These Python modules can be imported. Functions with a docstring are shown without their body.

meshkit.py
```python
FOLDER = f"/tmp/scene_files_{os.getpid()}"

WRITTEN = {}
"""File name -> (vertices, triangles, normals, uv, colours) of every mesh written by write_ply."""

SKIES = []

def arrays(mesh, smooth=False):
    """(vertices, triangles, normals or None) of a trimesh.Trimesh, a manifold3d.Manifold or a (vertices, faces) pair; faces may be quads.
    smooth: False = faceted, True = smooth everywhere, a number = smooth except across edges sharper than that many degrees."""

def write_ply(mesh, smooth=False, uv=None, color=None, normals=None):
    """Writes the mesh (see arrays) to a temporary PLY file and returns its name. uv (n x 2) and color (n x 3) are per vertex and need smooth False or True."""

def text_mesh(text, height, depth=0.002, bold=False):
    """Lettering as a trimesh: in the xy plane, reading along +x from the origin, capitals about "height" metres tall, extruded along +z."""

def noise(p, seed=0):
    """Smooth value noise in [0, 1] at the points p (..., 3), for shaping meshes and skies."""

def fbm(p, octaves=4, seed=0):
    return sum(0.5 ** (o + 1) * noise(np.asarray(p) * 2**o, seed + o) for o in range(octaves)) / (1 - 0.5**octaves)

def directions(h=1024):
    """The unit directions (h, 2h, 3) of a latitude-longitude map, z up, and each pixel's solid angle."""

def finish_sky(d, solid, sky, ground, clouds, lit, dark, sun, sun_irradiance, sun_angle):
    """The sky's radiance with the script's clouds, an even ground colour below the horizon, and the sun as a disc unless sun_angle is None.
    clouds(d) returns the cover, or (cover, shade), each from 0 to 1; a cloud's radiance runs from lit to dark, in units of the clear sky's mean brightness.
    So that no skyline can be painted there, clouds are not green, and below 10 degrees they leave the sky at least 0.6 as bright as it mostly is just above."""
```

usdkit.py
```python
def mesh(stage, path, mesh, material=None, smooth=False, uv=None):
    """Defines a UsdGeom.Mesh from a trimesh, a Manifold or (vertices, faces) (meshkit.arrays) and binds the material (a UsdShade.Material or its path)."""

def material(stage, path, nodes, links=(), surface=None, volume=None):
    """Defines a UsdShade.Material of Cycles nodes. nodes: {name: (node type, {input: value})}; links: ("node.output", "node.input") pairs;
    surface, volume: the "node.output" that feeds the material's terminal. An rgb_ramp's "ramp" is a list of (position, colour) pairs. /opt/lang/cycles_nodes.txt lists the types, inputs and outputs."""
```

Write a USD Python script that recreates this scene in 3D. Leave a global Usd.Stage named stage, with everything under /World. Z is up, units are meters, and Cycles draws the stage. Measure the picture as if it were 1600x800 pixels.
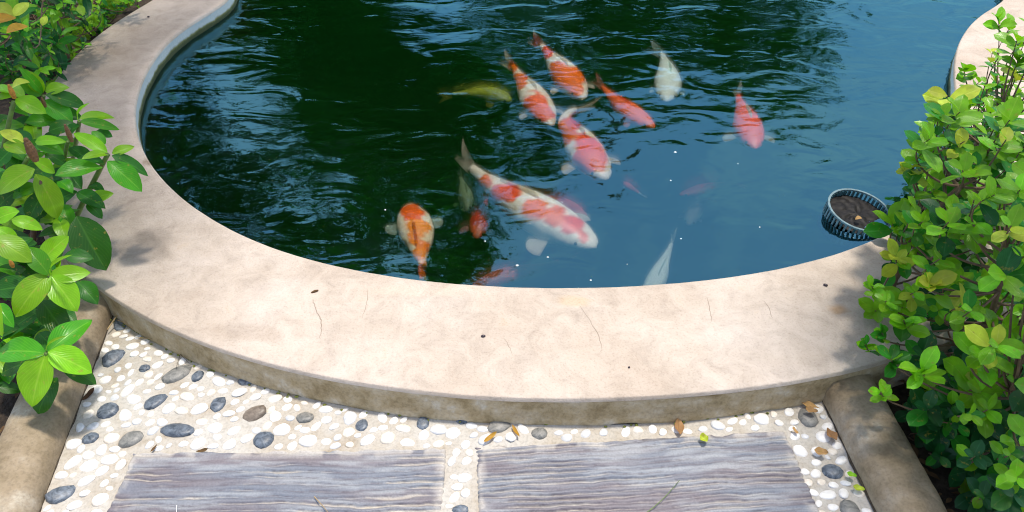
import math
import random

import numpy as np
import trimesh
import shapely
from shapely.geometry import Point, Polygon
from scipy.interpolate import CubicSpline, splev, splprep
from pxr import Gf, Sdf, Usd, UsdGeom, UsdLux, UsdShade, Vt

import meshkit
import usdkit

stage = Usd.Stage.CreateInMemory()
UsdGeom.SetStageUpAxis(stage, "Z")
UsdGeom.SetStageMetersPerUnit(stage, 1.0)
UsdGeom.Xform.Define(stage, "/World")
rng = np.random.default_rng(11)
random.seed(11)

# ------------------------------------------------------------------ camera, sky, sun, exposure
EYE, PITCH, FPX = 1.60, math.radians(40.0), 1200.0          # eye height, downward pitch, focal length in photo pixels (1600 wide)
CP, SP = math.cos(PITCH), math.sin(PITCH)
EXPOSURE = 0.74
SUN_DIR = np.array([0.16, 0.15, 0.97])
SUN_DIR /= np.linalg.norm(SUN_DIR)
SUN_POWER, SUN_ANGLE, SKY_STRENGTH = 0.66, 5.0, 0.15

cam = UsdGeom.Camera.Define(stage, "/World/camera")
cam.CreateProjectionAttr("perspective")
cam.CreateHorizontalApertureAttr(36.0)
cam.CreateVerticalApertureAttr(18.0)
cam.CreateFocalLengthAttr(36.0 * FPX / 1600)
cam.CreateClippingRangeAttr(Gf.Vec2f(0.05, 500))
cam.CreateExposureAttr(EXPOSURE)
cx = UsdGeom.Xformable(cam)
cx.AddTranslateOp().Set(Gf.Vec3d(0, 0, EYE))
cx.AddRotateXOp().Set(90.0 - math.degrees(PITCH))

usdkit.material(stage, "/World/Looks/sky_look", {
    "sky": ("sky_texture", {"sky_type": "single_scattering", "sun_disc": False, "sun_elevation": float(math.asin(SUN_DIR[2])),
                            "sun_rotation": float(math.atan2(SUN_DIR[0], SUN_DIR[1])), "air_density": 1.0, "aerosol_density": 2.0}),
    "tc": ("texture_coordinate", {}), "n": ("noise_texture", {"scale": 4.2, "detail": 7.0, "roughness": 0.62, "distortion": 0.4}),
    "cover": ("rgb_ramp", {"ramp": [(0.0, (0.06, 0.06, 0.06)), (0.47, (0.06, 0.06, 0.06)), (0.66, (0.75, 0.75, 0.75)), (1.0, (0.8, 0.8, 0.8))]}),
    "mix": ("mix", {"mix_type": "mix", "color2": (4.6, 4.9, 5.4)}),
    "bg": ("background_shader", {"strength": SKY_STRENGTH})},
    [("tc.generated", "n.vector"), ("n.fac", "cover.fac"), ("cover.color", "mix.fac"), ("sky.color", "mix.color1"), ("mix.color", "bg.color")], surface="bg.background")
dome = UsdLux.DomeLight.Define(stage, "/World/sky")
UsdShade.MaterialBindingAPI.Apply(dome.GetPrim()).Bind(UsdShade.Material.Get(stage, "/World/Looks/sky_look"))
dome.GetPrim().SetCustomDataByKey("kind", "structure")
sun = UsdLux.DistantLight.Define(stage, "/World/sun")
sun.CreateIntensityAttr(SUN_POWER)
sun.CreateAngleAttr(SUN_ANGLE)
sun.CreateNormalizeAttr(True)
sun.CreateColorAttr(Gf.Vec3f(1.0, 0.93, 0.82))
_z = SUN_DIR
_x = np.cross([0, 1, 0], _z); _x /= np.linalg.norm(_x)
_y = np.cross(_z, _x)
UsdGeom.Xformable(sun).AddTransformOp().Set(Gf.Matrix4d(*_x, 0, *_y, 0, *_z, 0, 0, 0, 5, 1))


# ------------------------------------------------------------------ helpers
def P(px, py, z=0.0):
    """the point of the plane at height z that the photo shows at this pixel"""
    x, y = (px - 800) / FPX, -(py - 400) / FPX
    d = np.array([x, CP + y * SP, -SP + y * CP])
    return np.array([0, 0, EYE]) + d * ((z - EYE) / d[2])


def Q(w):
    """photo pixels of world points (n, 3)"""
    w = np.atleast_2d(w) - [0, 0, EYE]
    f = w[:, 1] * CP - w[:, 2] * SP
    u = w[:, 1] * SP + w[:, 2] * CP
    return np.stack([800 + FPX * w[:, 0] / f, 400 - FPX * u / f], 1)


def unit(v):
    v = np.asarray(v, float)
    return v / (np.linalg.norm(v) + 1e-12)


taken = {}


def free(parent, name):
    key = f"{parent}/{name}"
    n = taken.get(key, 0)
    taken[key] = n + 1
    return key if n == 0 else f"{key}_{n:03d}"


bases = {"/World": np.zeros(3)}


def tag(path, **kw):
    p = stage.GetPrimAtPath(path)
    for k, v in kw.items():
        if v:
            p.SetCustomDataByKey(k, v)
    return path


def thing(name, label, category, base=(0, 0, 0), group=None, kind=None):
    path = free("/World", name)
    x = UsdGeom.Xform.Define(stage, path)
    x.AddTranslateOp().Set(Gf.Vec3d(*map(float, base)))
    bases[path] = np.asarray(base, float)
    return tag(path, label=label, category=category, group=group, kind=kind)


def obj(name, mesh, mat, parent="/World", smooth=True, uv=None, color=None, **tags):
    """one Mesh prim given in world coordinates"""
    path = free(parent, name)
    v, f, n = meshkit.arrays(mesh, smooth)
    b = bases.get(parent, np.zeros(3))
    if smooth not in (True, False) and color is not None:
        raise ValueError
    m = UsdGeom.Mesh.Define(stage, path)
    m.CreatePointsAttr(Vt.Vec3fArray.FromNumpy((v - b).astype(np.float32)))
    m.CreateFaceVertexCountsAttr(Vt.IntArray.FromNumpy(np.full(len(f), 3, np.int32)))
    m.CreateFaceVertexIndicesAttr(Vt.IntArray.FromNumpy(f.astype(np.int32).ravel()))
    m.CreateSubdivisionSchemeAttr("none")
    if n is not None:
        m.CreateNormalsAttr(Vt.Vec3fArray.FromNumpy(n.astype(np.float32)))
        m.SetNormalsInterpolation("vertex")
    if uv is not None:
        UsdGeom.PrimvarsAPI(m).CreatePrimvar("st", Sdf.ValueTypeNames.TexCoord2fArray, "vertex").Set(Vt.Vec2fArray.FromNumpy(np.asarray(uv, np.float32)))
    if color is not None:
        UsdGeom.PrimvarsAPI(m).CreatePrimvar("pigment", Sdf.ValueTypeNames.Color3fArray, "vertex").Set(Vt.Vec3fArray.FromNumpy(np.asarray(color, np.float32)))
    UsdShade.MaterialBindingAPI.Apply(m.GetPrim()).Bind(UsdShade.Material.Get(stage, f"/World/Looks/{mat}"))
    bases[path] = b
    return tag(path, **tags)


def mat(name, nodes, links=(), surface="p.BSDF", volume=None):
    usdkit.material(stage, f"/World/Looks/{name}", nodes, links, surface=surface, volume=volume)
    return name


def join(parts):
    vs, fs, n = [], [], 0
    for v, f in parts:
        vs.append(v); fs.append(np.asarray(f) + n); n += len(v)
    return np.vstack(vs), np.vstack(fs)


def quads(nr, nc, wrap=False):
    """triangles of a grid of nr rows and nc columns of vertices"""
    r, c = np.meshgrid(np.arange(nr - 1), np.arange(nc if wrap else nc - 1), indexing="ij")
    a, b = r * nc + c, r * nc + (c + 1) % nc
    q = np.stack([a, b, b + nc, a + nc], -1).reshape(-1, 4)
    return np.vstack([q[:, [0, 1, 2]], q[:, [0, 2, 3]]])


def tube(points, radii, sides=6, cap=True):
    p = np.asarray(points, float)
    t = np.gradient(p, axis=0)
    t /= np.linalg.norm(t, axis=1, keepdims=True) + 1e-12
    ref = np.where(np.abs(t[:, 2:]) < 0.9, [0, 0, 1.0], [1.0, 0, 0])
    a = np.cross(t, ref); a /= np.linalg.norm(a, axis=1, keepdims=True) + 1e-12
    b = np.cross(t, a)
    ang = np.arange(sides) * 2 * np.pi / sides
    r = np.broadcast_to(radii, (len(p),))
    v = p[:, None] + r[:, None, None] * (np.cos(ang)[None, :, None] * a[:, None] + np.sin(ang)[None, :, None] * b[:, None])
    v = v.reshape(-1, 3)
    f = quads(len(p), sides, True)
    if cap:
        n = len(v)
        v = np.vstack([v, p[:1], p[-1:]])
        k = np.arange(sides)
        last = (len(p) - 1) * sides
        f = np.vstack([f, np.stack([np.full(sides, n), (k + 1) % sides, k], 1), np.stack([np.full(sides, n + 1), last + k, last + (k + 1) % sides], 1)])
    return v, f


def curve(pts, n):
    """smooth polyline through 3-D points"""
    pts = np.asarray(pts, float)
    s = np.r_[0, np.cumsum(np.linalg.norm(np.diff(pts, axis=0), axis=1))]
    return CubicSpline(s / s[-1], pts, axis=0)(np.linspace(0, 1, n)) if len(pts) > 2 else pts[0] + (pts[-1] - pts[0]) * np.linspace(0, 1, n)[:, None]


def noise3(p, scale, seed=0, octaves=4):
    return meshkit.fbm(np.asarray(p) * scale, octaves, seed) - 0.5


# ------------------------------------------------------------------ materials
POS = {"geo": ("geometry", {})}


def noise(scale, detail=4, rough=0.55, **kw):
    return ("noise_texture", {"scale": scale, "detail": detail, "roughness": rough, **kw})


mat("concrete", {
    **POS, "n1": noise(2.3, 6, 0.6), "n2": noise(13, 8, 0.72, distortion=0.8), "n3": noise(160, 3, 0.6), "n4": noise(1.4, 3, 0.5), "n5": noise(3.2, 3, 0.45, distortion=0.6), "n6": noise(0.9, 2),
    "c1": ("rgb_ramp", {"ramp": [(0.3, (0.40, 0.320, 0.25)), (0.5, (0.485, 0.408, 0.335)), (0.7, (0.56, 0.485, 0.42))]}),
    "c2": ("rgb_ramp", {"ramp": [(0.26, (0.72, 0.70, 0.69)), (0.40, (0.89, 0.88, 0.87)), (0.50, (0.98, 0.97, 0.96)), (0.60, (1.05, 1.05, 1.05)), (0.76, (1.0, 0.93, 0.84))]}),
    "c3": ("rgb_ramp", {"ramp": [(0.30, (0.82, 0.8, 0.78)), (0.48, (1, 1, 1))]}),
    "m1": ("mix", {"mix_type": "multiply", "fac": 1.0}), "m2": ("mix", {"mix_type": "multiply", "fac": 0.8}),
    # hairline cracks: a thin contour of a stretched noise, only in some places
    "cs": ("math", {"math_type": "subtract", "value2": 0.5}), "ca": ("math", {"math_type": "absolute"}), "cl": ("math", {"math_type": "less_than", "value2": 0.0016}),
    "cm": ("math", {"math_type": "greater_than", "value2": 0.57}), "cc": ("math", {"math_type": "multiply"}), "cf": ("math", {"math_type": "multiply", "value2": 0.0}),
    "m3": ("mix", {"mix_type": "mix", "color2": (0.20, 0.16, 0.13)}), "pg": ("attribute", {"attribute": "pigment"}), "m4": ("mix", {"mix_type": "multiply", "fac": 1.0}),
    "hb": ("math", {"math_type": "multiply_add", "value2": 0.35}),
    "b": ("bump", {"strength": 0.5, "distance": 0.008}), "p": ("principled_bsdf", {"roughness": 0.75, "specular_ior_level": 0.3})},
    [(f"geo.position", f"n{i}.vector") for i in range(1, 7)] + [
        ("n1.fac", "c1.fac"), ("n2.fac", "c2.fac"), ("n3.fac", "c3.fac"), ("c1.color", "m1.color1"), ("c2.color", "m1.color2"), ("m1.color", "m2.color1"), ("c3.color", "m2.color2"),
        ("n5.fac", "cs.value1"), ("cs.value", "ca.value1"), ("ca.value", "cl.value1"), ("n4.fac", "cm.value1"), ("cl.value", "cc.value1"), ("cm.value", "cc.value2"), ("cc.value", "cf.value1"),
        ("m2.color", "m3.color1"), ("cf.value", "m3.fac"), ("m3.color", "m4.color1"), ("pg.color", "m4.color2"), ("m4.color", "p.base_color"), ("n3.fac", "hb.value1"), ("n2.fac", "hb.value3"), ("hb.value", "b.height"), ("b.normal", "p.normal")])


def rough_stone(name, stops, scale, fine=120, bump=0.5, dist=0.006, roughness=0.8):
    mat(name, {**POS, "n1": noise(scale, 6, 0.65), "n3": noise(fine, 3, 0.6), "c1": ("rgb_ramp", {"ramp": stops}),
               "c3": ("rgb_ramp", {"ramp": [(0.3, (0.72, 0.72, 0.72)), (0.55, (1, 1, 1))]}), "m": ("mix", {"mix_type": "multiply", "fac": 0.8}), "hb": ("math", {"math_type": "multiply_add", "value2": 0.4}),
               "b": ("bump", {"strength": bump, "distance": dist}), "p": ("principled_bsdf", {"roughness": roughness, "specular_ior_level": 0.3})},
        [("geo.position", "n1.vector"), ("geo.position", "n3.vector"), ("n1.fac", "c1.fac"), ("n3.fac", "c3.fac"), ("c1.color", "m.color1"), ("c3.color", "m.color2"), ("m.color", "p.base_color"),
         ("n3.fac", "hb.value1"), ("n1.fac", "hb.value3"), ("hb.value", "b.height"), ("b.normal", "p.normal")])


rough_stone("rim_face", [(0.3, (0.20, 0.14, 0.065)), (0.46, (0.33, 0.25, 0.14)), (0.58, (0.40, 0.32, 0.21)), (0.7, (0.46, 0.41, 0.33))], 14)
rough_stone("kerb_concrete", [(0.30, (0.15, 0.11, 0.065)), (0.42, (0.235, 0.18, 0.11)), (0.55, (0.30, 0.235, 0.155)), (0.64, (0.36, 0.30, 0.22)), (0.72, (0.48, 0.43, 0.34))], 8)
rough_stone("mortar", [(0.3, (0.32, 0.26, 0.19)), (0.42, (0.41, 0.365, 0.30)), (0.55, (0.465, 0.435, 0.385)), (0.8, (0.50, 0.485, 0.45))], 8, 150, 0.5, 0.004)
rough_stone("soil", [(0.3, (0.012, 0.008, 0.005)), (0.5, (0.03, 0.02, 0.013)), (0.7, (0.07, 0.05, 0.033))], 22, 90, 1.0, 0.02)
rough_stone("pond_bottom", [(0.3, (0.01, 0.02, 0.01)), (0.6, (0.03, 0.05, 0.02))], 5, 40)
rough_stone("bark", [(0.3, (0.07, 0.05, 0.035)), (0.6, (0.16, 0.115, 0.08))], 25, 200)
# inner wall: pale plaster above, green algae towards the water line
mat("inner_wall", {**POS, "xyz": ("separate_xyz", {}), "n": noise(14, 5, 0.6), "n2": noise(60, 4, 0.6), "h": ("math", {"math_type": "multiply_add", "value2": 0.03}), "r": ("map_range", {"from_min": 0.058, "from_max": 0.075, "clamp": True}),
                   "c": ("rgb_ramp", {"ramp": [(0.0, (0.05, 0.055, 0.012)), (0.45, (0.16, 0.15, 0.04)), (0.75, (0.36, 0.36, 0.30)), (1.0, (0.48, 0.49, 0.47))]}), "b": ("bump", {"strength": 0.6, "distance": 0.006}), "p": ("principled_bsdf", {"roughness": 0.6})},
    [("geo.position", "xyz.vector"), ("geo.position", "n.vector"), ("geo.position", "n2.vector"), ("n.fac", "h.value1"), ("xyz.z", "h.value3"), ("h.value", "r.value"), ("r.result", "c.fac"), ("c.color", "p.base_color"), ("n2.fac", "b.height"), ("b.normal", "p.normal")])
mat("crack_dirt", {"p": ("principled_bsdf", {"base_color": (0.31, 0.245, 0.19), "roughness": 0.9})})
mat("pigmented", {**POS, "a": ("attribute", {"attribute": "pigment"}), "n": noise(220, 3, 0.6), "c": ("rgb_ramp", {"ramp": [(0.3, (0.75, 0.75, 0.75)), (0.6, (1, 1, 1))]}), "m": ("mix", {"mix_type": "multiply", "fac": 0.8}),
                  "b": ("bump", {"strength": 0.4, "distance": 0.003}), "p": ("principled_bsdf", {"roughness": 0.55, "specular_ior_level": 0.45})},
    [("geo.position", "n.vector"), ("a.color", "m.color1"), ("n.fac", "c.fac"), ("c.color", "m.color2"), ("m.color", "p.base_color"), ("n.fac", "b.height"), ("b.normal", "p.normal")])


def pebble_look(name, a, b, scale, rough):
    mat(name, {**POS, "n": noise(scale, 5, 0.65, distortion=1.2), "c": ("rgb_ramp", {"ramp": [(0.32, a), (0.68, b)]}), "n3": noise(260, 2), "b": ("bump", {"strength": 0.25, "distance": 0.002}),
               "p": ("principled_bsdf", {"roughness": rough, "specular_ior_level": 0.5})},
        [("geo.position", "n.vector"), ("geo.position", "n3.vector"), ("n.fac", "c.fac"), ("c.color", "p.base_color"), ("n3.fac", "b.height"), ("b.normal", "p.normal")])


pebble_look("pebble_white", (0.66, 0.63, 0.58), (0.78, 0.77, 0.75), 40, 0.45)
pebble_look("pebble_cream", (0.60, 0.52, 0.42), (0.74, 0.70, 0.63), 40, 0.5)
pebble_look("pebble_pale_grey", (0.45, 0.46, 0.47), (0.68, 0.68, 0.68), 40, 0.45)
pebble_look("pebble_blue", (0.022, 0.032, 0.046), (0.17, 0.20, 0.24), 60, 0.45)
pebble_look("pebble_grey", (0.09, 0.095, 0.09), (0.26, 0.25, 0.23), 60, 0.5)
pebble_look("pebble_brown", (0.09, 0.07, 0.05), (0.26, 0.21, 0.165), 40, 0.45)


def leaf_look(name, base, vein, translucent, rough=0.34, mottled=0.35, stripes=0.0, transl=0.28):
    """leaf with a paler midrib (from the leaf's own st) and uneven tone"""
    mat(name, {**POS, "uv": ("attribute", {"attribute": "st"}), "s": ("separate_xyz", {}), "v1": ("math", {"math_type": "subtract", "value2": 0.5}), "v2": ("math", {"math_type": "absolute"}),
               "rib": ("map_range", {"from_min": 0.012, "from_max": 0.05, "to_min": 0.75, "to_max": 0.0, "clamp": True}),
               # side veins run slantwise from the midrib
               "sv": ("math", {"math_type": "multiply_add", "value2": -1.1}), "sm": ("math", {"math_type": "multiply", "value2": 62.0}), "ss": ("math", {"math_type": "sine"}), "sr": ("map_range", {"from_min": 0.35, "from_max": 1.0, "to_min": 0.0, "to_max": 0.22 + stripes, "clamp": True}),
               "mx": ("math", {"math_type": "maximum"}), "oi": ("object_info", {}), "n": noise(28, 4, 0.6), "hs": ("hsv", {"saturation": 1.0}), "hv": ("map_range", {"from_min": 0.25, "from_max": 0.75, "to_min": 1 - mottled, "to_max": 1 + mottled}),
               "hr": ("map_range", {"to_min": 0.82, "to_max": 1.5}), "hh": ("map_range", {"to_min": 0.494, "to_max": 0.516}), "hm": ("math", {"math_type": "multiply"}),
               "c": ("mix", {"mix_type": "mix", "color1": base, "color2": vein}), "b": ("bump", {"strength": 0.25, "distance": 0.004, "invert": True}),
               "sp": noise(75, 3, 0.6), "sr2": ("map_range", {"from_min": 0.62, "from_max": 0.72, "to_min": 0.0, "to_max": 0.75, "clamp": True}), "bl": ("mix", {"mix_type": "mix", "color2": (0.30, 0.24, 0.04)}), "p": ("principled_bsdf", {"roughness": rough, "specular_ior_level": 0.32}), "t": ("translucent_bsdf", {"color": translucent}), "ms": ("mix_closure", {"fac": transl})},
        [("uv.vector", "s.vector"), ("s.y", "v1.value1"), ("v1.value", "v2.value1"), ("v2.value", "rib.value"), ("v2.value", "sv.value1"), ("s.x", "sv.value3"), ("sv.value", "sm.value1"), ("sm.value", "ss.value1"), ("ss.value", "sr.value"),
         ("rib.result", "mx.value1"), ("sr.result", "mx.value2"), ("mx.value", "c.fac"), ("geo.position", "n.vector"), ("n.fac", "hv.value"), ("oi.random", "hr.value"), ("oi.random", "hh.value"), ("hv.result", "hm.value1"), ("hr.result", "hm.value2"),
         ("hm.value", "hs.value"), ("hh.result", "hs.hue"), ("c.color", "hs.color"), ("hs.color", "bl.color1"), ("geo.position", "sp.vector"), ("sp.fac", "sr2.value"), ("sr2.result", "bl.fac"), ("bl.color", "p.base_color"), ("mx.value", "b.height"), ("b.normal", "p.normal"), ("p.BSDF", "ms.closure1"), ("t.BSDF", "ms.closure2")], surface="ms.closure")


leaf_look("leaf_dark", (0.008, 0.062, 0.012), (0.025, 0.11, 0.03), (0.02, 0.15, 0.01), 0.28)
leaf_look("leaf_mid", (0.026, 0.150, 0.010), (0.07, 0.22, 0.03), (0.06, 0.34, 0.008), 0.30)
leaf_look("leaf_light", (0.150, 0.370, 0.010), (0.24, 0.46, 0.03), (0.27, 0.66, 0.008), 0.28)
leaf_look("leaf_yellow", (0.36, 0.42, 0.03), (0.44, 0.48, 0.06), (0.50, 0.56, 0.03), 0.42)
leaf_look("leaf_orange", (0.42, 0.22, 0.03), (0.45, 0.30, 0.05), (0.55, 0.30, 0.03), 0.42)
leaf_look("ginger_dark", (0.020, 0.095, 0.008), (0.06, 0.19, 0.02), (0.05, 0.24, 0.008), 0.33, 0.2, 0.1)
leaf_look("ginger_mid", (0.050, 0.200, 0.006), (0.13, 0.30, 0.02), (0.11, 0.44, 0.006), 0.28, 0.2, 0.12)
leaf_look("ginger_light", (0.155, 0.340, 0.006), (0.26, 0.44, 0.03), (0.30, 0.62, 0.006), 0.30, 0.2, 0.12)
leaf_look("fern_green", (0.20, 0.38, 0.010), (0.26, 0.44, 0.03), (0.36, 0.64, 0.01), 0.4)
leaf_look("fern_dark", (0.02, 0.09, 0.012), (0.05, 0.13, 0.02), (0.05, 0.2, 0.01), 0.4)
leaf_look("leaf_dry", (0.36, 0.20, 0.085), (0.24, 0.13, 0.06), (0.4, 0.2, 0.08), 0.7, 0.4)
leaf_look("leaf_dead", (0.12, 0.065, 0.03), (0.08, 0.04, 0.02), (0.1, 0.05, 0.02), 0.8, 0.5)
leaf_look("tree_leaf", (0.026, 0.105, 0.005), (0.03, 0.12, 0.012), (0.055, 0.24, 0.004), 0.7)


def plain(name, color, rough=0.5, scale=40, spread=0.35, **kw):
    mat(name, {**POS, "n": noise(scale, 4, 0.6), "c": ("rgb_ramp", {"ramp": [(0.3, tuple(x * (1 - spread) for x in color)), (0.7, tuple(min(1, x * (1 + spread)) for x in color))]}), "p": ("principled_bsdf", {"roughness": rough, **kw})},
        [("geo.position", "n.vector"), ("n.fac", "c.fac"), ("c.color", "p.base_color")])


plain("stem_green", (0.10, 0.16, 0.03), 0.45)
plain("stem_brown", (0.13, 0.08, 0.045), 0.7)
plain("cone_brown", (0.14, 0.065, 0.022), 0.5, 120)
plain("cone_orange", (0.42, 0.18, 0.02), 0.5, 120)
plain("basket_plastic", (0.030, 0.075, 0.085), 0.35, 60, 0.5)
plain("basket_lip", (0.13, 0.20, 0.22), 0.4, 60, 0.4)
plain("debris", (0.009, 0.0075, 0.007), 0.55, 90, 0.7, specular_ior_level=0.2)
plain("seed_dark", (0.03, 0.02, 0.025), 0.4)
plain("twig_straw", (0.34, 0.24, 0.12), 0.7)
plain("foam_white", (0.78, 0.78, 0.75), 0.6)
plain("eye_dark", (0.01, 0.01, 0.01), 0.15)
mat("koi_skin", {**POS, "a": ("attribute", {"attribute": "pigment"}), "v": ("voronoi_texture", {"scale": 75.0, "feature": "distance_to_edge"}), "r": ("map_range", {"from_min": 0.0, "from_max": 0.12, "to_min": 0.80, "to_max": 1.0, "clamp": True}),
                 "m": ("mix", {"mix_type": "multiply", "fac": 1.0}), "p": ("principled_bsdf", {"roughness": 0.4})},
    [("geo.position", "v.vector"), ("v.distance", "r.value"), ("a.color", "m.color1"), ("r.result", "m.color2"), ("m.color", "p.base_color")])
mat("koi_fin", {"a": ("attribute", {"attribute": "pigment"}), "d": ("diffuse_bsdf", {}), "t": ("translucent_bsdf", {}), "tr": ("transparent_bsdf", {"color": (1, 1, 1)}), "m1": ("mix_closure", {"fac": 0.55}), "m2": ("mix_closure", {"fac": 0.12})} ,
    [("a.color", "d.color"), ("a.color", "t.color"), ("d.BSDF", "m1.closure1"), ("t.BSDF", "m1.closure2"), ("m1.closure", "m2.closure1"), ("tr.BSDF", "m2.closure2")], surface="m2.closure")
# murky green pond water: rippled reflecting surface over an even, scattering body
mat("pond_water", {
    **POS, "xyz": ("separate_xyz", {}), "mp": ("mapping", {"scale": (0.75, 1.25, 1.0)}), "n1": noise(5.2, 2, 0.45, distortion=0.7), "n2": noise(21, 3, 0.55, distortion=0.4), "n0": noise(1.1, 2, 0.5),
    "calm": ("map_range", {"from_min": 1.8, "from_max": 3.9, "to_min": 0.26, "to_max": 1.3, "clamp": True}), "patch": ("map_range", {"from_min": 0.3, "from_max": 0.7, "to_min": 0.5, "to_max": 1.35, "clamp": True}),
    "s2": ("math", {"math_type": "multiply_add", "value2": 0.10}), "am": ("math", {"math_type": "multiply"}), "h": ("math", {"math_type": "multiply"}),
    "b": ("bump", {"strength": 1.0, "distance": 0.013}), "fr": ("fresnel", {"IOR": 2.55}), "g": ("glossy_bsdf", {"color": (0.32, 0.82, 1.0), "roughness": 0.0, "distribution": "ggx"}), "tr": ("transparent_bsdf", {"color": (1, 1, 1)}), "rf": ("refraction_bsdf", {"color": (1, 1, 1), "roughness": 0.55, "IOR": 1.05}), "body": ("mix_closure", {"fac": 0.36}), "mix": ("mix_closure", {}),
    "vol": ("principled_volume", {"color": (0.012, 0.155, 0.020), "density": 1.9, "anisotropy": 0.3, "absorption_color": (0.0, 0.0, 0.0)})},
    [("geo.position", "xyz.vector"), ("geo.position", "mp.vector"), ("mp.vector", "n1.vector"), ("mp.vector", "n2.vector"), ("mp.vector", "n0.vector"), ("xyz.y", "calm.value"), ("n0.fac", "patch.value"), ("n2.fac", "s2.value1"), ("n1.fac", "s2.value3"),
     ("calm.result", "am.value1"), ("patch.result", "am.value2"), ("s2.value", "h.value1"), ("am.value", "h.value2"), ("h.value", "b.height"), ("b.normal", "g.normal"), ("fr.fac", "mix.fac"), ("b.normal", "rf.normal"), ("tr.BSDF", "body.closure1"), ("rf.BSDF", "body.closure2"), ("body.closure", "mix.closure1"), ("g.BSDF", "mix.closure2")],
    surface="mix.closure", volume="vol.volume")

# ------------------------------------------------------------------ the pond: outline, rim, water, floor, ground
RIM_Z, WATER_Z, SOIL_Z = 0.10, 0.03, -0.03
inner_px = [(355, 0), (300, 34), (265, 65), (235, 100), (217, 140), (212, 180), (222, 225), (250, 275), (300, 323), (400, 376), (500, 408), (600, 428), (700, 440), (800, 447), (940, 450), (1050, 443), (1200, 420), (1300, 395), (1385, 368), (1450, 328), (1490, 270), (1500, 200), (1492, 130), (1494, 88), (1508, 48), (1535, 20), (1570, 0)]
inner = [P(*q, RIM_Z)[:2] for q in inner_px]
inner += [np.array(q) for q in [(2.75, 4.35), (3.2, 4.9), (3.3, 5.6), (2.7, 6.3), (1.5, 6.6), (0.2, 6.5), (-0.9, 5.9), (-1.45, 5.0), (-1.52, 4.3)]]
inner = np.array(inner)
tck, _ = splprep(np.vstack([inner, inner[:1]]).T, s=0.0006, per=True)
N = 800
_d = np.array(splev(np.linspace(0, 1, 6000, endpoint=False), tck)).T
_s = np.r_[0, np.cumsum(np.linalg.norm(np.diff(_d, axis=0), axis=1))]
_s /= _s[-1]
inner = np.stack([np.interp(np.linspace(0, 1, N, endpoint=False), _s, _d[:, k]) for k in (0, 1)], 1)
pool = Polygon(inner)
tan = np.roll(inner, -1, 0) - np.roll(inner, 1, 0)
tan /= np.linalg.norm(tan, axis=1, keepdims=True)
out_n = np.stack([tan[:, 1], -tan[:, 0]], 1)
if pool.contains(Point(*(inner[0] + out_n[0] * 0.05))):
    out_n = -out_n
# the rim is a little wider in front than on the left
width = np.interp(inner[:, 1], [1.6, 2.3, 3.0], [0.415, 0.40, 0.365])
outer = inner + out_n * width[:, None]
for _ in range(60):                                                  # the outer edge is smoother than the inner one
    outer = 0.5 * outer + 0.25 * (np.roll(outer, 1, 0) + np.roll(outer, -1, 0))
ang = np.arange(N) / N * 2 * np.pi
circ = np.stack([np.cos(ang), np.sin(ang), np.zeros(N)], 1)
rim = thing("pond_wall", "wide curved buff concrete rim around the koi pond, cracked and stained", "pond wall", (0, 1.4, 0))


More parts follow.
